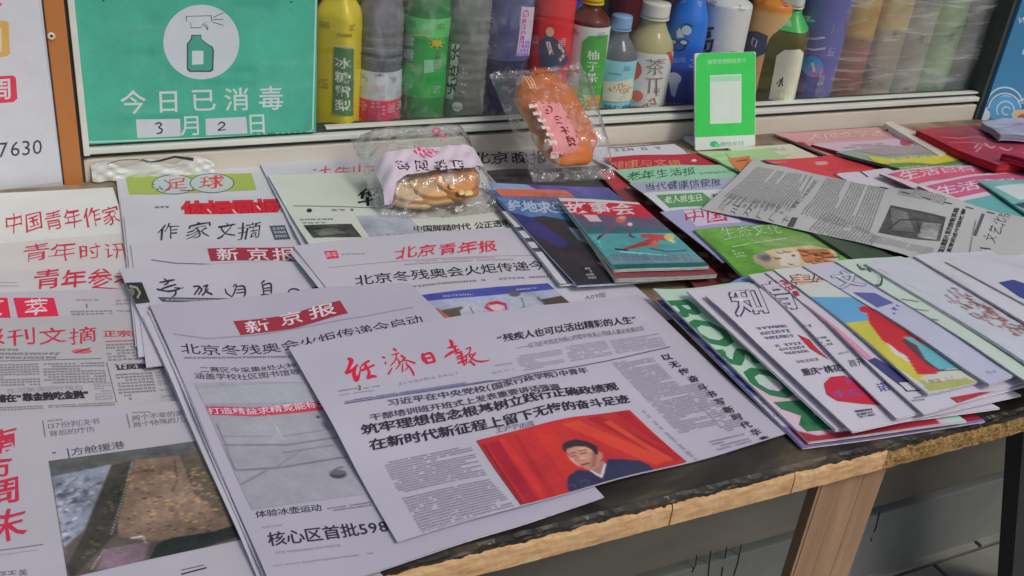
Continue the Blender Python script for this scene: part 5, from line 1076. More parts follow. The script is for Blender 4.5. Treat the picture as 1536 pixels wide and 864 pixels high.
for k in range(14):
    a_, b_ = rng.random() * .6, rng.random() * .9; s.fill([(a_, b_), (a_ + .12, b_ + .02), (a_ + .1, b_ + .08), (a_ + .02, b_ + .06)], [(190, 190, 204), (110, 120, 150), (160, 90, 110)][k % 3])
s.end(); s.flush()
# loose grey newspaper sheet across everything
s = Sheet('newspaper', 'loose grey newspaper sheet lying sideways across the magazines, columns running up', 'newspaper', [(1052, 314), (1130, 238), W(1.335, .728), W(1.145, .592)], .0012, (160, 158, 160), stiff=260, wave=.0008, sag=1e-5)
TG = (112, 110, 114)
def strip(p0, p1, p2, p3, n, c=TG, sk_=.05): s.block([p0, p1, p2, p3], n, c, skip=sk_, fill=.5)
for (a_, b_, c_, d_), n in ((((1084, 296), (1135, 250), (1220, 264), (1186, 318)), 22), (((1078, 306), (1096, 290), (1180, 310), (1176, 322)), 12), (((1200, 322), (1240, 266), (1330, 280), (1304, 352)), 24), (((1212, 345), (1240, 318), (1320, 356), (1306, 372)), 20), (((1345, 292), (1352, 276), (1424, 290), (1416, 308)), 20), (((1300, 364), (1310, 352), (1402, 372), (1396, 384)), 26)):
    s.block([a_, b_, c_, d_], n, TG, skip=.05)
s.text('银幕三十年的记忆', [(1192, 314), (1228, 271)], (-7, -2), (70, 68, 72), .0); s.poly([(1188, 326), (1197, 327), (1190, 341), (1180, 340)], (74, 72, 76))
for k in range(6): s.text('三川刀厂厂卞'[k], [(1084 + k * 19, 318 + k * 4), (1092 + k * 19, 305 + k * 4)], (-9, -3), (84, 82, 88))
s.begin([(1336, 308), (1419, 326), (1410, 362), (1317, 349)], (70, 68, 70), noise=.4); s.poly([(1336, 312), (1360, 318), (1372, 348), (1340, 346)], (96, 94, 96), m=M_PHOTO); s.poly([(1384, 334), (1412, 336), (1404, 360), (1376, 356)], (122, 120, 122), m=M_PHOTO); s.line([(1330, 345), (1350, 330), (1376, 330), (1380, 350)], 2, (46, 44, 46), 'printed_picture'); s.end()
s.text('爱国主题影片里的致敬英雄', [(1414, 384), (1440, 312)], (-9, -2), (50, 48, 54), .03); s.text('用真情讲述中国故事', [(1424, 386), (1450, 314)], (-7, -2), (50, 48, 54), .03)
s.line([(1462, 354), (1475, 321)], 5, (82, 80, 86)); s.block([(1452, 380), (1462, 330), (1466, 331), (1456, 382)], 1, GRY)
for k in range(4): s.line([(1470 + k * 0, 372 + k * 5), (1486, 374 + k * 5)], 2, (66, 64, 70))
s.text('文艺北京', [(1494, 366), (1520, 318)], (-22, -6), (70, 68, 74), -.01, 'masthead_lettering', brush=.06)
for k in range(9): s.line([(1224 + k * 32, 258 + k * 7.5), (1236 + k * 32, 261 + k * 7.5)], 1.6, (70, 66, 70))
s.line([(1142, 240), (1150, 244), (1192, 249)], 4, (52, 48, 52)); s.flush()

# fan of magazines at the front right ------------------------------------------------
def fan(lab, q, rgb, edge=(204, 198, 206), th=.0042, nm='magazine', grp=gF, wave=.0001):
    return Sheet(nm, lab, 'magazine', q, th, rgb, gloss=True, group=grp, edge=edge, stiff=220, wave=wave, straight=True)
s = fan('blue patterned magazine lowest in the fan, its left strip and red foot showing', [(984, 452), (1145, 436), (1478, 632), (1204, 672)], (104, 110, 160), (214, 196, 206))
s.cover((104, 110, 160), noise=.2, blur=.002)
for k in range(12):
    v = .04 + k * .066; s.fill([(.0, v), (.05, v - .01), (.10, v + .03), (.10, v + .05), (.03, v + .04)], [(56, 62, 120), (160, 166, 200), (60, 70, 130)][k % 3]); s.fill([(.06, v), (.13, v + .01), (.13, v + .04), (.07, v + .03)], (190, 204, 222))
s.fill([(0, .70), (.2, .70), (.2, .90), (0, .88)], (190, 180, 200)); s.end(); s.block([(1130, 598), (1150, 598), (1174, 626), (1156, 628)], 5, (110, 100, 140)); s.fill([(0.02, .90), (1, .90), (1, .992), (.02, .992)], (156, 38, 66)); s.flush()
s = fan('magazine with green BOSOM lettering down its pale green cover', [(978, 438), (1150, 425), W(.762, .488), (1213, 664)], (178, 204, 190), (216, 200, 208))
s.cover((178, 204, 190), noise=.1, blur=.0015); s.fill([(.30, .05), (1, .03), (1, .6), (.62, .62), (.42, .3)], (160, 176, 172)); s.fill([(0, .68), (.22, .66), (.8, .74), (.9, 1), (0, 1)], (190, 164, 180))
for k in range(20):
    u_, v_ = .02 + rng.random() * .32, .66 + rng.random() * .3; s.fill([(u_, v_), (u_ + .05, v_ + .01), (u_ + .06, v_ + .04), (u_ + .01, v_ + .05)], [(206, 150, 176), (170, 180, 190), (150, 110, 130), (214, 190, 204)][k % 4])
for k in range(8): s.fill([(.33 + k * .02, .42 + k * .055), (.37 + k * .02, .42 + k * .055), (.38 + k * .02, .44 + k * .055), (.34 + k * .02, .45 + k * .055)], (74, 90, 80))
s.poly([(1172, 642), (1208, 666), (1410, 636), (1402, 628), (1226, 654)], (150, 40, 62)); s.end(); s.text('BOSOM', [(977, 451), (1206, 651)], (62, -4), (48, 106, 74), .035, 'masthead_lettering'); s.flush()
s = fan('white magazine with red topped edge under the first 知音 issue', [(1030, 437), (1165, 424), (1500, 612), (1254, 645)], (198, 190, 204)); s.line([(1034, 450), (1044, 452)], 1.5, (190, 60, 90)); s.flush()
s = fan('first of the 知音 magazines, with black headlines and a red oval at its foot', [(1058, 443), (1178, 428), W(.835, .492), (1279, 648)], (202, 194, 208))
s.text('知', [(1106, 477), (1157, 473)], (-17, -47), (60, 62, 90), .05, 'masthead_lettering'); s.text('知', [(1106, 477), (1157, 473)], (-17, -47), (202, 194, 208), .02, 'masthead_lettering')
s.block([(1132, 491), (1178, 486), (1194, 508), (1150, 512)], 3, (70, 76, 110)); s.block([(1160, 517), (1200, 512), (1216, 530), (1180, 534)], 3, (70, 70, 90)); s.block([(1184, 542), (1226, 536), (1232, 542), (1190, 548)], 1, GRY)
s.text('重庆“桃花源', [(1206, 565), (1278, 556)], (-6, -11), (48, 48, 64), .02); s.poly([(1196, 502), (1216, 524), (1244, 540), (1226, 524), (1214, 510)], (170, 36, 56))
s.poly([(1236, 576), (1246, 566), (1266, 564), (1290, 574), (1330, 604), (1340, 610), (1290, 606), (1256, 602), (1240, 592)], (176, 34, 60)); s.text('新时代', [(1270, 578), (1296, 576)], (-5, -12), (110, 70, 140), .0); s.text('幸花缘', [(1250, 598), (1318, 594)], (-5, -12), (110, 70, 140), .0)
s.block([(1280, 614), (1306, 611), (1312, 622), (1288, 626)], 1, (60, 60, 76), cells=14, fill=.95); s.ell((1330, 612), 6, 5, (206, 130, 150)); s.ell((1330, 612), 4, 3, (202, 194, 208)); s.flush()
s = fan('second 知音 magazine with blue marks, just right of the first', [(1122, 413), (1225, 402), W(.868, .499), (1345, 628)], (196, 190, 204))
s.text('音', [(1150, 470), (1204, 464)], (-17, -44), (60, 62, 90), .05, 'masthead_lettering'); s.text('音', [(1150, 470), (1204, 464)], (-17, -44), (196, 190, 204), .02, 'masthead_lettering')
s.block([(1192, 481), (1212, 480), (1224, 498), (1208, 500)], 3, (60, 60, 80)); s.block([(1222, 506), (1238, 504), (1252, 518), (1238, 522)], 3, (60, 60, 80)); s.block([(1256, 529), (1272, 526), (1276, 531), (1260, 534)], 1, LGR)
s.text('首开', [(1276, 552), (1300, 548)], (-6, -11), (80, 80, 96), .0); s.text('诺', [(1320, 590), (1338, 586)], (-8, -14), (70, 80, 140), .0); s.flush()
s = fan('white magazine with a pink strip and a navy block down its left side', [(1148, 408), (1260, 398), W(.90, .505), (1386, 622)], (198, 192, 206))
s.poly([(1425, 597), (1470, 589), (1516, 586), (1530, 598), (1480, 602), (1440, 607)], (160, 44, 62)); s.text('作品集', [(1162, 424), (1186, 450)], (16, -6), (170, 40, 66), .02, 'masthead_lettering'); s.poly([(1192, 458), (1206, 455), (1308, 537), (1302, 541)], (194, 130, 158)); s.poly([(1302, 541), (1312, 537), (1390, 580), (1352, 580)], (58, 58, 106))
s.poly([(1346, 573), (1374, 572), (1388, 586), (1360, 588)], (52, 52, 64), 'ruled_box'); s.poly([(1348, 574.5), (1372, 573.5), (1384, 585), (1361, 586.5)], (200, 194, 206), 'ruled_box'); s.block([(1364, 596), (1384, 594), (1388, 602), (1368, 604)], 2, GRY); s.flush()
s = fan('magazine with orange outlined 青年 title over blue, yellow and red shapes', [(1160, 404), (1256, 397), W(.935, .512), (1392, 592)], (184, 184, 184))
s.text('青年', [(1196, 440), (1262, 437)], (-14, -27), (72, 60, 70), .055, 'masthead_lettering'); s.text('青年', [(1196, 440), (1262, 437)], (-14, -27), (216, 176, 160), .02, 'masthead_lettering'); s.line([(1262, 436), (1272, 441)], 3, (120, 40, 60), 'masthead_lettering')
s.begin(uvq=s.bil(np.array([.002, .998, .998, .002]), np.array([.16, .16, .998, .998])), rgb=(184, 184, 184), noise=.05, blur=.0006); s.poly([(1212, 446), (1292, 447), (1303, 482), (1266, 486), (1250, 474)], (92, 150, 194)); s.poly([(1266, 486), (1303, 481), (1340, 530), (1390, 562), (1376, 572), (1340, 548)], (178, 168, 70))
s.poly([(1288, 462), (1296, 459), (1310, 464), (1340, 482), (1372, 506), (1420, 545), (1404, 562), (1376, 562), (1360, 536), (1322, 510), (1304, 486), (1300, 470), (1290, 468)], (176, 38, 50)); s.poly([(1352, 512), (1364, 506), (1376, 520), (1424, 552), (1412, 558), (1390, 548)], (84, 52, 60))
s.poly([(1354, 506), (1366, 506), (1440, 553), (1408, 555), (1388, 540), (1376, 520)], (92, 158, 170)); s.line([(1406, 557), (1446, 555)], 1.4, (60, 60, 76), 'printed_picture')
s.poly([(1376, 571), (1440, 564), (1470, 576), (1394, 588)], (158, 158, 96)); s.poly([(1382, 566), (1436, 560), (1448, 568), (1390, 575)], (186, 182, 176)); s.end(); s.block([(1390, 570), (1408, 568), (1412, 573), (1394, 575)], 1, (60, 66, 62), cells=10, fill=.95); s.block([(1416, 567), (1428, 565), (1432, 571), (1420, 573)], 2, GRY); s.flush()
s = fan('white and lilac magazine with grey outlined title over a purple blue shape', [(1204, 399), (1310, 390), W(.98, .522), (1484, 578)], (186, 184, 202))
s.text('文', [(1258, 436), (1300, 430)], (-14, -26), (110, 114, 134), .05, 'masthead_lettering'); s.text('文', [(1258, 436), (1300, 430)], (-14, -26), (186, 184, 202), .015, 'masthead_lettering')
s.poly([(1280, 439), (1312, 440), (1354, 462), (1352, 476), (1330, 470)], (86, 88, 148)); s.fill([(.0, .42), (1, .38), (1, 1), (0, 1)], (168, 168, 190)); s.block([(1476, 556), (1492, 555), (1496, 562), (1482, 563)], 1, (90, 94, 120)); s.flush()
s = fan('pale green magazine with a green curly title and tiny vertical lines', [(1252, 392), (1350, 386), W(1.03, .530), (1560, 585)], (176, 188, 180))
s.strokes([[(1286, 397, 2), (1292, 404, 3), (1300, 404, 2), (1306, 408, 2)], [(1300, 402, 2), (1314, 408, 3), (1322, 418, 4), (1320, 428, 4), (1312, 428, 2)]], (70, 92, 80))
s.strokes([[(1288, 398, 1), (1300, 404, 1)], [(1314, 409, 1.2), (1320, 418, 2), (1318, 426, 2)]], (176, 188, 180))
for k in range(9):
    x, y = 1352 + k * 15, 449 + k * 14; s.line([(x, y), (x + 26, y + 4)], 1.3, [(110, 128, 116), (128, 140, 126), (90, 104, 98)][k % 3])
s.flush()
s = fan('white magazine with a brown and red ink sketch, right of the pale green one', [(1296, 396), (1372, 386), W(1.08, .545), (1600, 585)], (190, 190, 204)); s.cover((188, 188, 200), noise=0.16, res=0.0018); 
for k in range(90):
    q_ = rng.random(); x, y = 1405 + q_ * 131 + rng.random() * 24, 432 + q_ * 70 + rng.random() * 22 - 6; s.line([(x, y), (x + 5 + 9 * rng.random(), y + 2 + rng.random() * 6)], 2.0, [(120, 92, 84), (150, 74, 78), (96, 84, 80)][k % 3], 'printed_picture')
s.line([(1318, 404), (1352, 422), (1400, 450)], 2.0, (150, 170, 150), 'printed_picture'); s.end(); s.flush()
s = fan('white magazine with only a small brown mark, second from the right end of the fan', [(1368, 391), (1480, 382), (1800, 550), (1690, 585)], (188, 184, 192)); s.cover((186, 182, 190), noise=0.16, res=0.0018)
s.line([(1374, 396), (1386, 404), (1396, 412)], 1.4, (120, 100, 116), 'printed_picture'); s.end(); s.flush()
s = fan('white magazine with a dark blue block, uppermost at the right end of the fan', [(1418, 393), (1545, 384), (1850, 520), (1718, 556)], (186, 182, 194)); s.poly([(1498, 424), (1520, 420), (1560, 434), (1560, 458), (1530, 446)], (56, 60, 120)); s.flush()
# ================================================================== bread bags
M_BAG = film_mat('bag_film', (.97, .97, .98), milk=.04, rough=.05, bump=.5, bscale=42, refl=1.8, vary=.35)
M_BREAD = mat('bread_crust', attr=True, rough=.5, noise=.14, nscale=60, bump=.15, bscale=150)
def bagframe(px, ys):
    """px TL TR BR BL with depths"""
    return [at_y([p], y)[0] for p, y in zip(px, ys)]
c = bagframe([(524, 206), (690, 196), (752, 318), (572, 338)], [1.205, 1.205, 1.025, 1.020])
hb = float(hm_at(HM, np.array([[c[2][0], c[2][1]], [c[3][0], c[3][1]]])).max())
t = thing('bread_bag', 'clear bag of sliced cinnamon bread with a pink and white band, beside the evening paper', 'bread', tuple(np.mean(c, 0)))
g1 = Bag(c, .034, 4); g1.film(M_BAG, t)
cc = np.array(c); N1 = g1.n; U1 = (cc[1] - cc[0]) / np.linalg.norm(cc[1] - cc[0]); V1 = (cc[0] - cc[3]) / np.linalg.norm(cc[0] - cc[3])
def pt(g_, u, v, h): return g_.base(np.array([u]), np.array([v]))[0] + g_.n * h
tan = lambda x, y, z: (214, 184, 138) if abs(z) < .55 else (196, 150, 100)
for k, (u, rx, ry, col) in enumerate(((.33, .040, .046, (214, 184, 138)), (.49, .038, .048, (204, 160, 106)), (.66, .036, .048, (200, 132, 70)))):
    bun('roll_slice' if k < 2 else 'glazed_roll', pt(g1, u, .70, .010 + .0045 * k), rx, ry, .0105, U1, V1, N1, M_BREAD, t, (lambda x, y, z, col=col, k=k: (132, 88, 52) if .70 < x * x + y * y < .92 else (tuple(int(c_ * (.88 + .12 * math.cos(9 * math.hypot(x, y)))) for c_ in col))), e=1.0)
for k in range(7):
    a = rng.random() * 6.28; bun('topping_crumb', pt(g1, .68, .78, .0292) + U1 * .016 * math.cos(a) + V1 * (.028 * math.sin(a) - .006), .004, .005, .0022, U1, V1, N1, M_BREAD, t, (lambda x, y, z: (226, 196, 140)))
g1.start(t); g1.k = 6
# paper band wrapped over the bag
g1.poly([(u * g1.W, (1 - v) * g1.H) for u, v in ((.05, .53), (.12, .50), (.3, .485), (.6, .48), (.94, .485), (.95, .56), (.96, .73), (.8, .745), (.5, .75), (.25, .765), (.15, .81), (.10, .90), (.05, .88))], (206, 190, 206), 'paper_band', M_PLASTIC, uv=True)
g1.poly([(616, 236), (628, 231), (652, 234), (658, 238), (650, 245), (640, 249), (630, 247)], (206, 56, 110), 'paper_band', M_PLASTIC)
g1.block([(622, 237), (650, 238), (646, 245), (628, 244)], 2, (230, 190, 206), 'band_lettering', skip=.1)
for ch, x0, y in (('包', 590, 250), ('面', 618, 250), ('糖', 645, 249), ('红', 670, 248)):
    g1.text(ch, [(x0 + 22, y), (x0, y + 1)], (4, 17), (52, 24, 42), .02, 'band_lettering')

g1.strokes([[(650, 202, 2.2), (647, 206, 2.4), (654, 208, 2), (658, 203, 2), (650, 200, 1.6)], [(655, 212, 2.4), (662, 214, 2), (666, 208, 2)], [(658, 216, 2), (667, 214, 2)]], (190, 70, 110), 'band_lettering')
def flower(x, y, r):
    for k in range(5): a = k * 1.257; g1.ell((x + r * math.cos(a), y + r * .8 * math.sin(a)), r * .72, r * .6, (232, 226, 232), 'printed_flower', n=9)
for x, y, r in ((692, 291, 3.4), (725, 311, 3), (738, 308, 2.6), (704, 314, 2), (678, 317, 2)): flower(x, y, r)
g1.line([(594, 322), (640, 323), (684, 318), (738, 312)], 1.8, (226, 214, 214), 'printed_flower'); g1.flush()

c = bagframe([(733, 112), (872, 98), (922, 268), (800, 275)], [1.222, 1.222, 1.075, 1.070])
t = thing('bread_bag', 'clear bag holding two glossy orange buns, leaning on the window rail', 'bread', tuple(np.mean(c, 0)))
g2 = Bag(c, .035, 9); g2.film(M_BAG, t); cc = np.array(c); N2 = g2.n; U2 = (cc[1] - cc[0]) / np.linalg.norm(cc[1] - cc[0]); V2 = (cc[0] - cc[3]) / np.linalg.norm(cc[0] - cc[3])
def crust(x, y, z):
    q = min(1, max(0, (z + .25) * 1.6 + .35 * x)); q = q * q * (3 - 2 * q); return tuple(a_ * (1 - q) + b_ * q for a_, b_ in zip((212, 170, 120), (178, 92, 30)))
bun('glossy_bun', pt(g2, .44, .38, .015), .044, .056, .018, U2, V2, N2, M_BREAD, t, crust, e=.95); bun('glossy_bun', pt(g2, .49, .59, .015), .046, .064, .018, U2, V2, N2, M_BREAD, t, crust, e=.95)
g2.start(t); g2.k = 6
PK, DR = (196, 130, 130), (112, 26, 40)
g2.poly([(793, 160), (836, 160), (873, 228), (830, 230)], PK, 'bag_label'); g2.line([(795, 162), (835, 161), (871, 227), (832, 228), (795, 162)], 1.2, DR, 'bag_label')
g2.line([(816 + 7 * math.cos(q), 172 + 6 * math.sin(q)) for q in np.linspace(0, 6.3, 20)], 2, DR, 'bag_label'); g2.ell((816, 172), 2.6, 2.4, DR, 'bag_label')
for ch, x, y in (('日', 829, 195), ('中', 839, 210), ('良', 849, 224)): g2.text(ch, [(x, y - 2), (x + 15, y - 3)], (-7, -13), DR, .04, 'bag_lettering')
for k in range(7): x, y = 789 + k * 6.3, 164 + k * 10.6; g2.poly([(x, y), (x + 12, y - .5), (x + 13.5, y + 4.5), (x + 1.5, y + 5)], (222, 206, 196), 'bag_label')
for k in range(3): g2.line([(781 + k * 4, 121 - k * 0 + k), (791 + k * 4, 141)], 1.1, (224, 196, 160), 'bag_label')
for k in range(16): g2.line([(802 + k * 7.6, 266 - k * .3), (805 + k * 7.6, 271 - k * .3), (809 + k * 7.6, 266 - k * .3)], 1.6, (216, 214, 222), 'crimped_seam')
for k in range(14): g2.line([(744 + k * 9, 113 - k * .8), (749 + k * 9, 113 - k * .8)], 1.6, (120, 120, 140), 'crimped_seam')
g2.flush()
# ================================================================== payment stand
s = board('payment_stand', 'green payment code stand leaning against the window rail', 'stand', ((1043, 226), (1133, 218), (1041, 80)), (1.178, 1.226), .003, (206, 212, 208), rad=.003, part='panel')
s.poly([(1044, 88), (1047, 82), (1052, 80), (1126, 76), (1131, 78), (1133, 83), (1132, 202), (1042, 206)], (38, 158, 66), 'green_face')
pass
s.text('推荐使用微信支付', [(1061, 97), (1119, 94)], (-.3, -7.5), (196, 232, 202), .0, 'lettering'); s.poly([(1065, 113), (1112, 111), (1112, 184), (1065, 186)], (216, 228, 220), 'white_code_panel'); s.poly([(1066, 115), (1111, 113), (1111, 121), (1066, 123)], (150, 206, 170), 'white_code_panel')
s.ell((1071, 216), 6, 4.5, (40, 140, 80), 'logo'); s.ell((1076, 218), 4, 3, (70, 170, 100), 'logo'); s.text('微信支付', [(1080, 220), (1116, 218)], (-.2, -7), (110, 130, 118), .0, 'lettering')
s.flush()
box('support_foot', (float(s.o[0]) + .01, 1.180, .0, float(s.o[0]) + s.W - .01, 1.226, .006), M_PLASTIC, s.t, rgb=(206, 212, 208))
# curly black stroke on the sill left
o3 = at_y([(152, 262)], YW - .0045)[0]
# ================================================================== drinks behind the window
def bottle_profile(h, r, neck=.013, sh=.62, base=.9, waist=0, ribs=False):
    p = [(0, r * base * .92), (.004, r * base), (.012, r), (h * .28, r * (1 - waist * .5)), (h * .42, r * (1 - waist)), (h * sh * .92, r), (h * sh, r * .985)]
    for k in range(1, 7):
        q = k / 6; p.append((h * (sh + (.86 - sh) * q), neck + (r * .985 - neck) * (.5 + .5 * math.cos(math.pi * q))))
    p += [(h * .87, neck), (h * .9, neck)]
    if ribs:
        z = np.linspace(float(ribs), h * sh * .93, 46); q = np.array(p); r_ = np.interp(z, q[:, 0], q[:, 1]) - .0011 * (.5 + .5 * np.sin(z * 2 * math.pi / .0135))
        p = sorted([t for t in p if t[0] < float(ribs) - .001 or t[0] > h * sh * .935] + list(zip(z, r_)))
    return p
LIQ = {}
def liq(c, tr=.8, rough=.05):
    k = (c, tr)
    if k not in LIQ: LIQ[k] = liquid('drink_%d' % len(LIQ), tuple(np.minimum(lin(c) * 1.4, .95)), rough, tr)
    return LIQ[k]
GB = 'bottles lined up behind the window'
def bottle(label, pxL, pxR, pyB, h, y, body, cap=None, lab=None, tr=.75, sq=2., sh=.62, neck=.013, waist=0, z0=.0223, opaque=False, rot=0., ribs=False):
    A = at_y([(pxL, pyB)], y)[0]; B = at_y([(pxR, pyB)], y)[0]; r = (B[0] - A[0]) / 2 * .97; x = (A[0] + B[0]) / 2; yc = y + r * .8
    pr = bottle_profile(h, r, neck, sh, waist=waist, ribs=ribs); b = Bottle(x, yc, z0, pr, sq, rot)
    b.t = thing('drink_bottle', label, 'bottle', (x, yc, z0), GB); b.R = r
    bo = b.shell('bottle_body', M_PLASTIC if opaque else liq(body, tr), b.t, 0, h * .9, 0, rgb=body, nz=14, na=80)
    b.host = bo
    if cap is not None:
        cp = [(h * .885, neck + .0035), (h * .99, neck + .0035), (h, neck + .0025)]
        b.shell('cap', M_PLASTIC, b.t, h * .885, h, 0, rgb=cap, prof=cp)
        ring = [(h * .865, neck + .004), (h * .88, neck + .004)]; b.shell('cap_ring', M_PLASTIC, b.t, h * .866, h * .878, 0, rgb=cap, prof=ring)
    b.lab = None
    if lab:
        z_a, z_b, col = lab
        fn = col if callable(col) else (lambda z: col)
        b.lab = b.shell('label', M_PLASTIC, b.t, z_a, z_b, .0007, nz=24, cap=False, cols=fn, na=80)
        b.loff = .0017
    b.start(b.lab or bo, M_INKG)
    if lab:                       # fine print near the label's edges
        zt, zb = z_b - .006, z_a + .006
        for side in (-1, 1):
            for z1_, n_ in ((zt, 3), ((zt + zb) / 2, 5), (zb + .012, 4)):
                u0 = side * r * .62; q4 = [(u0 - .006, z1_), (u0 + .006, z1_), (u0 + .006, z1_ - n_ * .0028), (u0 - .006, z1_ - n_ * .0028)]
                lum = sum(fn(z1_)) / 3; b.R = r; b.blockuv(q4, n_, (60, 60, 70) if lum > 120 else (190, 190, 196))
    return b
# front row, left to right
b = bottle('square yellow pear drink bottle with a green plate reading 冰糖雪梨', 481, 542, 193, .225, 1.265, (196, 178, 60), (200, 190, 120), (.002, .165, (196, 178, 48)), opaque=True, sq=5, sh=.72, neck=.016, rot=.9)
b.poly([(503, 68), (524, 70), (524, 170), (500, 168)], (64, 94, 66), 'label_print'); b.line([(502, 68), (515, 66), (526, 70)], 1.4, (206, 210, 180), 'label_print')
for k, ch in enumerate('冰糖雪梨'): b.text(ch, [(503, 100 + k * 21), (520, 100 + k * 21)], (0, -17), (214, 220, 206), .015, 'label_lettering')
b.block([(506, 46), (522, 46), (522, 54), (506, 54)], 1, (110, 96, 40), cells=3); b.block([(529, 86), (532, 86), (532, 122), (529, 122)], 6, (150, 130, 60), cells=1); b.flush()
b = bottle('clear water bottle with a white and crimson label carrying a barcode', 540, 607, 188, .27, 1.265, (190, 192, 200), (200, 60, 80), (.006, .092, lambda z: (190, 50, 80) if z < .052 else (208, 210, 216)), tr=.72, sh=.6, ribs=.098)
b.line([(541, 78), (574, 84), (607, 79)], 2, (60, 60, 70), 'label_print'); b.block([(562, 90), (578, 90), (578, 114), (562, 114)], 12, (70, 72, 84), 'label_print', cells=1, fill=.6, skip=0)
b.block([(556, 126), (578, 126), (578, 172), (556, 172)], 9, (220, 176, 190), 'label_lettering', cells=3); b.text('农夫', [(540, 140), (551, 141)], (0, -13), (226, 200, 208), .02, 'label_lettering'); b.text('农', [(592, 146), (604, 145)], (0, -14), (226, 200, 208), .02, 'label_lettering'); b.text('夫', [(592, 164), (604, 163)], (0, -14), (226, 200, 208), .02, 'label_lettering'); b.flush()
b = bottle('green lemon soda bottle labelled 雪碧 with a yellow sun', 607, 673, 188, .27, 1.268, (70, 170, 90), (60, 150, 70), (.052, .163, lambda z: (96, 196, 110) if z > .136 else (24, 134, 52)), tr=.45, sh=.66, waist=.05)
b.ell((652, 63), 6, 5, (226, 196, 60), 'label_print')
for k in range(8): t_ = k * .785; b.line([(652 + 6 * math.cos(t_), 63 + 5 * math.sin(t_)), (652 + 10 * math.cos(t_), 63 + 8.5 * math.sin(t_))], 1.5, (226, 196, 60), 'label_print')
b.text('雪', [(610, 68), (627, 68)], (0, -15), (220, 228, 224), .03, 'label_lettering'); b.text('碧', [(610, 87), (625, 87)], (0, -15), (220, 228, 224), .03, 'label_lettering'); b.line([(612, 52), (636, 50), (644, 54)], 2, (200, 200, 80), 'label_print'); b.poly([(636, 88), (648, 88), (648, 106), (636, 108)], (140, 200, 150), 'label_print'); b.ell((654, 80), 3, 6, (40, 90, 40), 'label_print'); b.flush()
b = bottle('clear grey soda bottle with black brush lettering down its side', 668, 732, 188, .26, 1.27, (170, 178, 170), (110, 90, 60), None, tr=.6, sh=.68, ribs=.002)
b.line([(684, 66), (680, 110), (674, 148)], 11, (206, 210, 206), 'label_print')
for k, ch in enumerate('水动乐'): b.text(ch, [(675 - k * 3, 92 + k * 25), (691 - k * 3, 92 + k * 25)], (1, -24), (40, 42, 42), .03, 'label_lettering', brush=.06)
b.block([(693, 100), (702, 102), (698, 142), (690, 140)], 7, (196, 200, 196), 'label_lettering', cells=2); b.ell((686, 160), 8, 7, (196, 204, 196), 'label_print'); b.flush()
b = bottle('navy bottle with a vertical pink and purple Ganten lettering', 724, 794, 170, .25, 1.275, (58, 60, 98), None, (.10, .23, (66, 66, 104)), tr=.3, sh=.8)
b.line([(786, 8), (783, 40), (778, 80)], 15, (206, 196, 216), 'label_print'); b.line([(781, 58), (778, 82)], 12, (140, 90, 190), 'label_print'); b.text('Ganten', [(779, 11), (773, 68)], (9.5, .5), (170, 50, 130), .03, 'label_lettering'); b.flush()
b = bottle('red labelled bottle showing a person in a dark vest, behind the orange buns', 792, 852, 170, .235, 1.275, (120, 56, 40), (190, 180, 80), (.06, .205, (186, 40, 46)), tr=.4, sh=.82)
b.poly([(812, 60), (820, 52), (830, 54), (840, 66), (846, 88), (838, 100), (812, 98)], (48, 52, 72), 'label_print'); b.ell((825, 46), 5, 7, (196, 150, 130), 'label_print'); b.line([(833, 64), (842, 78), (834, 90)], 4, (206, 170, 160), 'label_print'); b.line([(822, 60), (826, 80)], 5, (206, 180, 170), 'label_print'); b.block([(798, 34), (806, 34), (806, 52), (798, 52)], 2, (220, 170, 170), 'label_lettering', cells=1); b.flush()
b = bottle('citron tea bottle with yellow cap and 柚子茶 on a green panel', 851, 905, 172, .204, 1.268, (104, 46, 34), (226, 200, 40), (.004, .148, lambda z: (206, 206, 206) if z > .06 else (206, 190, 60)), tr=.35, sh=.74)
b.poly([(876, 60), (884, 52), (906, 50), (906, 172), (866, 172)], (58, 124, 52), 'label_print'); b.poly([(866, 150), (876, 140), (906, 140), (904, 174), (862, 174)], (220, 190, 60), 'label_print'); b.line([(868, 128), (904, 126)], 2.4, (190, 200, 60), 'label_print')
for k, ch in enumerate('柚子茶'): b.text(ch, [(880 - k * 1.5, 88 + k * 17), (895 - k * 1.5, 88 + k * 17)], (0, -15), (222, 230, 220), .015, 'label_lettering')
b.ell((886, 150), 9, 9, (220, 120, 40), 'label_print'); b.ell((886, 150), 6.5, 6.5, (236, 150, 60), 'label_print'); b.ell((886, 150), 2, 2, (220, 120, 40), 'label_print'); b.ell((882, 168), 8, 5, (220, 130, 40), 'label_print'); b.flush()
b = bottle('small clear water bottle with pale blue cap and light blue picture label', 897, 951, 173, .160, 1.262, (176, 184, 190), (128, 166, 210), (.004, .098, (132, 190, 202)), tr=.75, sh=.62, neck=.0125)
b.poly([(908, 120), (943, 115), (944, 146), (906, 148)], (198, 196, 178), 'label_print'); b.poly([(912, 128), (930, 122), (942, 128), (936, 138), (916, 136)], (140, 110, 70), 'label_print'); b.poly([(908, 138), (922, 132), (930, 144), (908, 146)], (232, 232, 230), 'label_print')
b.block([(914, 106), (946, 105), (946, 109), (914, 110)], 1, (60, 90, 110), 'label_lettering', cells=9); b.text('林仁自然', [(907, 160), (940, 159)], (0, -7), (50, 80, 110), .02, 'label_lettering'); b.text('矿物质水', [(906, 169), (940, 168)], (0, -6), (50, 80, 110), .02, 'label_lettering'); b.flush()
b = bottle('white capped fruit tea bottle reading 茶π beside a red circle', 943, 1004, 170, .178, 1.262, (196, 190, 140), (196, 192, 184), (.004, .108, (212, 206, 204)), tr=.35, sh=.62, neck=.0185)
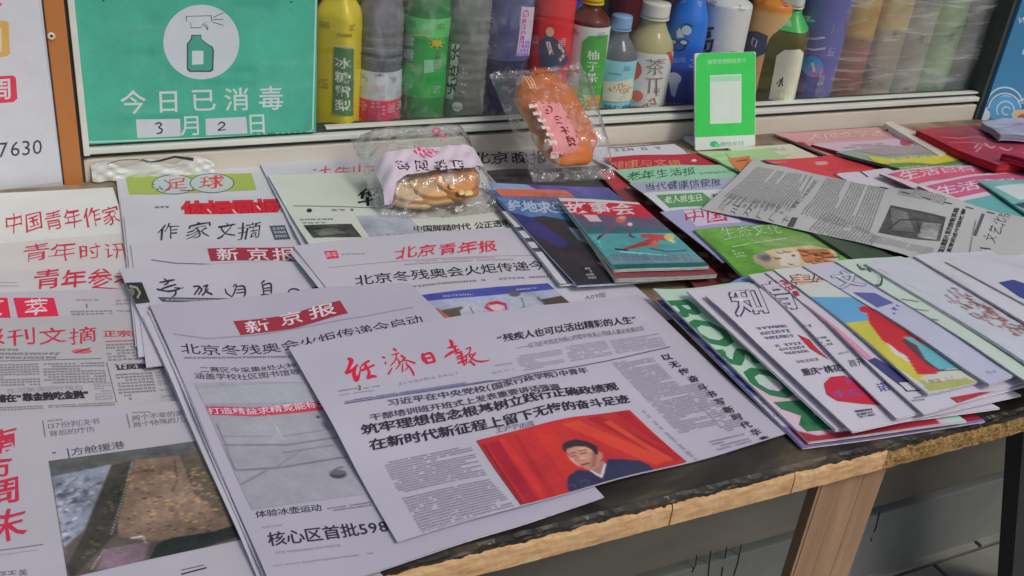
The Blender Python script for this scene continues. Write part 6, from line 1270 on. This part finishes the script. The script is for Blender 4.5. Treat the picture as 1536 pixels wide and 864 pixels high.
b.ell((946, 103), 18, 18, (206, 84, 70), 'label_print'); b.ell((957, 142), 7.5, 8, (206, 110, 84), 'label_print'); b.poly([(984, 172), (996, 140), (1004, 120), (1003, 166)], (196, 160, 70), 'label_print'); b.line([(999, 76), (1003, 96)], 4, (200, 50, 60), 'label_print')
b.text('茶', [(968, 111), (991, 111)], (0, -26), (84, 78, 84), -.012, 'label_lettering'); b.line([(968, 116), (990, 115)], 1.2, (84, 78, 84), 'label_lettering'); b.line([(974, 116), (972, 138)], 1.4, (84, 78, 84), 'label_lettering'); b.line([(982, 116), (981, 140)], 1.4, (84, 78, 84), 'label_lettering')
for x, y in ((963, 158), (972, 150), (968, 164)): b.line([(x, y), (x + 6, y - 5), (x + 8, y + 4), (x + 1, y + 3)], 2, (130, 70, 60), 'label_print')
b.flush()
b = bottle('deep blue coffee bottle with a drawn smiling face', 996, 1046, 166, .245, 1.27, (30, 90, 190), (60, 130, 210), (.004, .19, lambda z: (40, 44, 110) if z < .08 else ((24, 100, 190) if z > .11 else (32, 70, 150))), tr=.3, opaque=True, sh=.58)
for x in (1013, 1026): b.line([(x + 5.5 * math.cos(t), 62 + 4 * math.sin(t)) for t in np.linspace(0, 6.3, 12)], 1.6, (20, 20, 50), 'label_print'); b.ell((x, 62), 4, 3, (180, 200, 220), 'label_print')
b.line([(1009, 66), (1013, 73), (1020, 75), (1026, 72), (1029, 65)], 1.8, (20, 20, 50), 'label_print'); b.ell((1030, 44), 6, 7, (190, 206, 220), 'label_print'); b.line([(1024, 40), (1030, 34), (1038, 38)], 1.6, (20, 20, 50), 'label_print'); b.poly([(1018, 46), (1022, 40), (1027, 54), (1018, 56)], (220, 228, 236), 'label_print')
b.text('大咖啡', [(1003, 94), (1028, 92)], (0, -9), (130, 150, 206), .0, 'label_lettering'); b.ell((1012, 116), 9, 9, (180, 184, 206), 'label_print'); b.poly([(1006, 122), (1018, 122), (1012, 144), (1008, 140)], (150, 154, 186), 'label_print')
for k in range(5): b.line([(998 + k * 5, 164), (1002 + k * 5, 152)], 3, (150, 80, 60), 'label_print')
b.flush()
b = bottle('white labelled bottle with a black brushed 高, its foot behind the payment stand', 1047, 1107, 166, .222, 1.275, (150, 150, 154), (180, 180, 184), (.03, .185, (198, 196, 198)), tr=.6, sh=.78)
b.text('高', [(1047, 80), (1076, 80)], (1, -42), (34, 34, 40), .02, 'label_lettering', brush=.05); b.flush()
b = bottle('orange bottle with a navy shield on its label', 1118, 1168, 163, .215, 1.282, (206, 140, 70), (180, 178, 172), (.02, .188, lambda z: (206, 160, 110) if z < .16 else (214, 130, 50)), tr=.4, opaque=True, sh=.80)
b.poly([(1115, 47), (1140, 46), (1152, 52), (1148, 78), (1134, 86), (1115, 84)], (48, 44, 72), 'label_print'); b.line([(1134, 56), (1139, 60), (1136, 70), (1132, 66), (1134, 56)], 1.4, (170, 170, 190), 'label_print'); b.ell((1107, 28), 4, 8, (60, 34, 30), 'label_print'); b.flush()
b = bottle('square olive green tea bottle with a tall cream label and green neck band', 1142, 1200, 159, .197, 1.262, (104, 100, 56), (190, 188, 180), None, tr=.35, sq=4, sh=.62, neck=.017, rot=.75)
b.poly([(1166, 82), (1176, 73), (1192, 70), (1196, 76), (1184, 160), (1151, 160)], (204, 202, 184), 'label_print'); b.line([(1164, 124), (1169, 116), (1166, 128), (1172, 113), (1170, 126)], 1.8, (40, 44, 40), 'label_print'); b.ell((1170, 140), 9, 8.5, (150, 152, 112), 'label_print'); b.block([(1186, 78), (1191, 78), (1184, 116), (1179, 116)], 10, (150, 148, 130), 'label_lettering', cells=2)
b.flush(); nb_ = b.shell('neck_band', M_PLASTIC, b.t, .137, .168, .0012, rgb=(52, 140, 70), na=64); b.host = nb_; b.loff = .0022
b.text('冷泡', [(1166, 40), (1188, 40)], (0, -9), (200, 224, 206), .02, 'label_lettering'); b.flush()
b = bottle('violet blue bottle with a pink and blue disc, at the edge of the plastic film', 1196, 1252, 156, .235, 1.268, (90, 92, 150), (120, 110, 190), (.01, .21, (78, 80, 130)), tr=.4, sh=.85)
b.ell((1219, 98), 13, 16, (60, 130, 180), 'label_print'); b.ell((1222, 104), 10, 9, (190, 70, 110), 'label_print'); b.line([(1219, 92), (1221, 106)], 3, (214, 224, 230), 'label_print'); b.ell((1200, 126), 11, 12, (96, 90, 140), 'label_print'); b.ell((1200, 132), 6, 5, (160, 84, 110), 'label_print'); b.text('小茗', [(1204, 34), (1228, 32)], (0, -9), (190, 196, 206), .03, 'label_lettering')
for y in (54, 70): b.line([(1208, y), (1222, y + 3), (1236, y)], 3, (186, 190, 210), 'label_print')
b.flush()
# behind the film
b = bottle('amber and yellow topped bottle blurred behind the plastic film', 1246, 1292, 152, .235, 1.285, (140, 80, 50), (190, 150, 60), (.02, .22, lambda z: (122, 74, 56) if z < .12 else (186, 150, 62)), opaque=True, sh=.85); b.flush()
b = bottle('beige carton shaped bottle blurred behind the plastic film', 1290, 1336, 152, .25, 1.30, (170, 156, 130), (170, 160, 140), (.02, .235, lambda z: (134, 128, 116) if z < .13 else (178, 160, 116)), opaque=True, sq=4, sh=.9); b.flush()
b = bottle('grey bottle with a teal figure and a crimson drop, behind the film', 1330, 1378, 150, .25, 1.285, (150, 150, 140), (160, 160, 160), (.01, .235, lambda z: (140, 140, 130) if z < .17 else (118, 118, 120)), opaque=True, sh=.88)
b.poly([(1310, 58), (1332, 56), (1334, 100), (1310, 102)], (80, 140, 124), 'label_print'); b.poly([(1312, 112), (1326, 138), (1318, 150), (1294, 150), (1290, 134)], (176, 52, 66), 'label_print'); b.line([(1312, 106), (1334, 104)], 4, (90, 150, 124), 'label_print'); b.flush()
b = bottle('pale green bottle with dark green stripes, behind the film', 1376, 1420, 148, .25, 1.295, (150, 180, 146), (120, 160, 120), (.01, .235, (150, 172, 136)), opaque=True, sh=.88)
b.poly([(1342, 50), (1374, 48), (1370, 62), (1340, 62)], (66, 120, 74), 'label_print'); b.poly([(1338, 64), (1368, 62), (1362, 80), (1338, 80)], (96, 150, 100), 'label_print'); b.poly([(1336, 82), (1358, 80), (1356, 92), (1338, 92)], (50, 94, 60), 'label_print'); b.line([(1330, 128), (1338, 114), (1346, 120), (1356, 108)], 4, (60, 84, 54), 'label_print'); b.line([(1350, 116), (1348, 134)], 4, (60, 84, 54), 'label_print'); b.flush()
b = bottle('white bottle with a purple band, behind the film', 1420, 1468, 147, .25, 1.285, (214, 214, 210), (210, 210, 206), (.01, .235, (210, 210, 206)), opaque=True, sh=.88)
b.poly([(1384, 76), (1412, 76), (1398, 126), (1372, 134)], (134, 84, 140), 'label_print'); b.flush()
b = bottle('red and orange packed bottle in the right corner of the window', 1466, 1520, 146, .25, 1.285, (180, 80, 60), (170, 60, 50), (.01, .235, lambda z: (120, 62, 54) if z < .14 else (206, 112, 88)), opaque=True, sh=.88)
b.line([(1452, 50), (1464, 38), (1474, 30)], 3, (206, 196, 186), 'label_print'); b.line([(1456, 46), (1484, 48)], 2.4, (206, 196, 186), 'label_print'); b.ell((1424, 46), 10, 12, (186, 190, 176), 'label_print'); b.flush()
# second row, darker
for lab, pl, pr, c, h, cp in (('dark red bottle in the second row behind the navy one', 742, 792, (110, 30, 40), .25, (150, 40, 40)), ('cobalt blue bottle in the second row left of the citron tea', 836, 868, (44, 60, 140), .25, (60, 80, 170)),
                         ('crimson bottle in the second row behind the small water', 906, 950, (90, 26, 40), .25, (120, 40, 50)), ('dark brown bottle in the second row behind the fruit tea', 955, 1000, (50, 34, 34), .26, (50, 40, 40)),
                         ('clear bottle in the second row between the soda bottles', 596, 640, (150, 154, 158), .27, (150, 150, 160)), ('dark cola bottle in the second row by the orange bottle', 1085, 1120, (40, 30, 34), .26, (170, 40, 44)), ('amber bottle in the second row behind the clear water', 500, 550, (120, 96, 50), .26, (160, 140, 90)), ('grey blue bottle in the second row behind the white label', 1040, 1076, (60, 66, 86), .26, (60, 70, 110))):
    b = bottle(lab, pl, pr, 150, h, 1.36, c, cp, (.03, .2, tuple(int(v * .9) for v in c)), tr=.4, sh=.8); b.flush()
# plastic film hanging inside the right end of the window
f_ = thing('plastic_film', 'crinkled clear plastic film hanging over the bottles at the right end of the window', 'plastic film', (1.38, 1.262, .03))
nu, nv = 70, 40; u, v = np.meshgrid(np.linspace(0, 1, nu), np.linspace(0, 1, nv), indexing='ij')
X = 1.215 + u * .37 + .012 * v; Z = .024 + v * .30; Y = 1.2615 + .0012 * np.sin(Z * 170 + 4 * np.sin(X * 19)) * np.sin(X * 31 + Z * 12) + .003 * np.sin(Z * 60 - X * 25) + .0025 * np.sin(X * 60 + Z * 20)
idx = np.arange(nu * nv).reshape(nu, nv); F = np.stack([idx[:-1, :-1].ravel(), idx[1:, :-1].ravel(), idx[1:, 1:].ravel(), idx[:-1, 1:].ravel()], 1)
V0 = np.stack([X, Y, Z], -1).reshape(-1, 3)
M_FILM = film_mat('crinkled_film', (.93, .92, .9), milk=.10, rough=.14, bump=.9, bscale=16, refl=1.6, stretch=(.5, 1, 4.5), vary=.42)
mesh_obj('film_sheet', V0, F, M_FILM, f_)
M_WRAP = film_mat('shrink_wrap', (.96, .96, .97), milk=.02, rough=.08, bump=.8, bscale=22, refl=.8, stretch=(1.6, 1, .9), vary=.22)
f_ = thing('shrink_wrap', 'thin crumpled shrink wrap stretched round the clear and green soda bottles', 'plastic wrap', (.55, 1.255, .03))
X = .425 + u * .235; Z = .024 + v * .30; Y = 1.2575 + .002 * np.sin(X * 90 + Z * 60) + .0016 * np.sin(Z * 130 - X * 70)
mesh_obj('wrap_sheet', np.stack([X, Y, Z], -1).reshape(-1, 3), F, M_WRAP, f_)
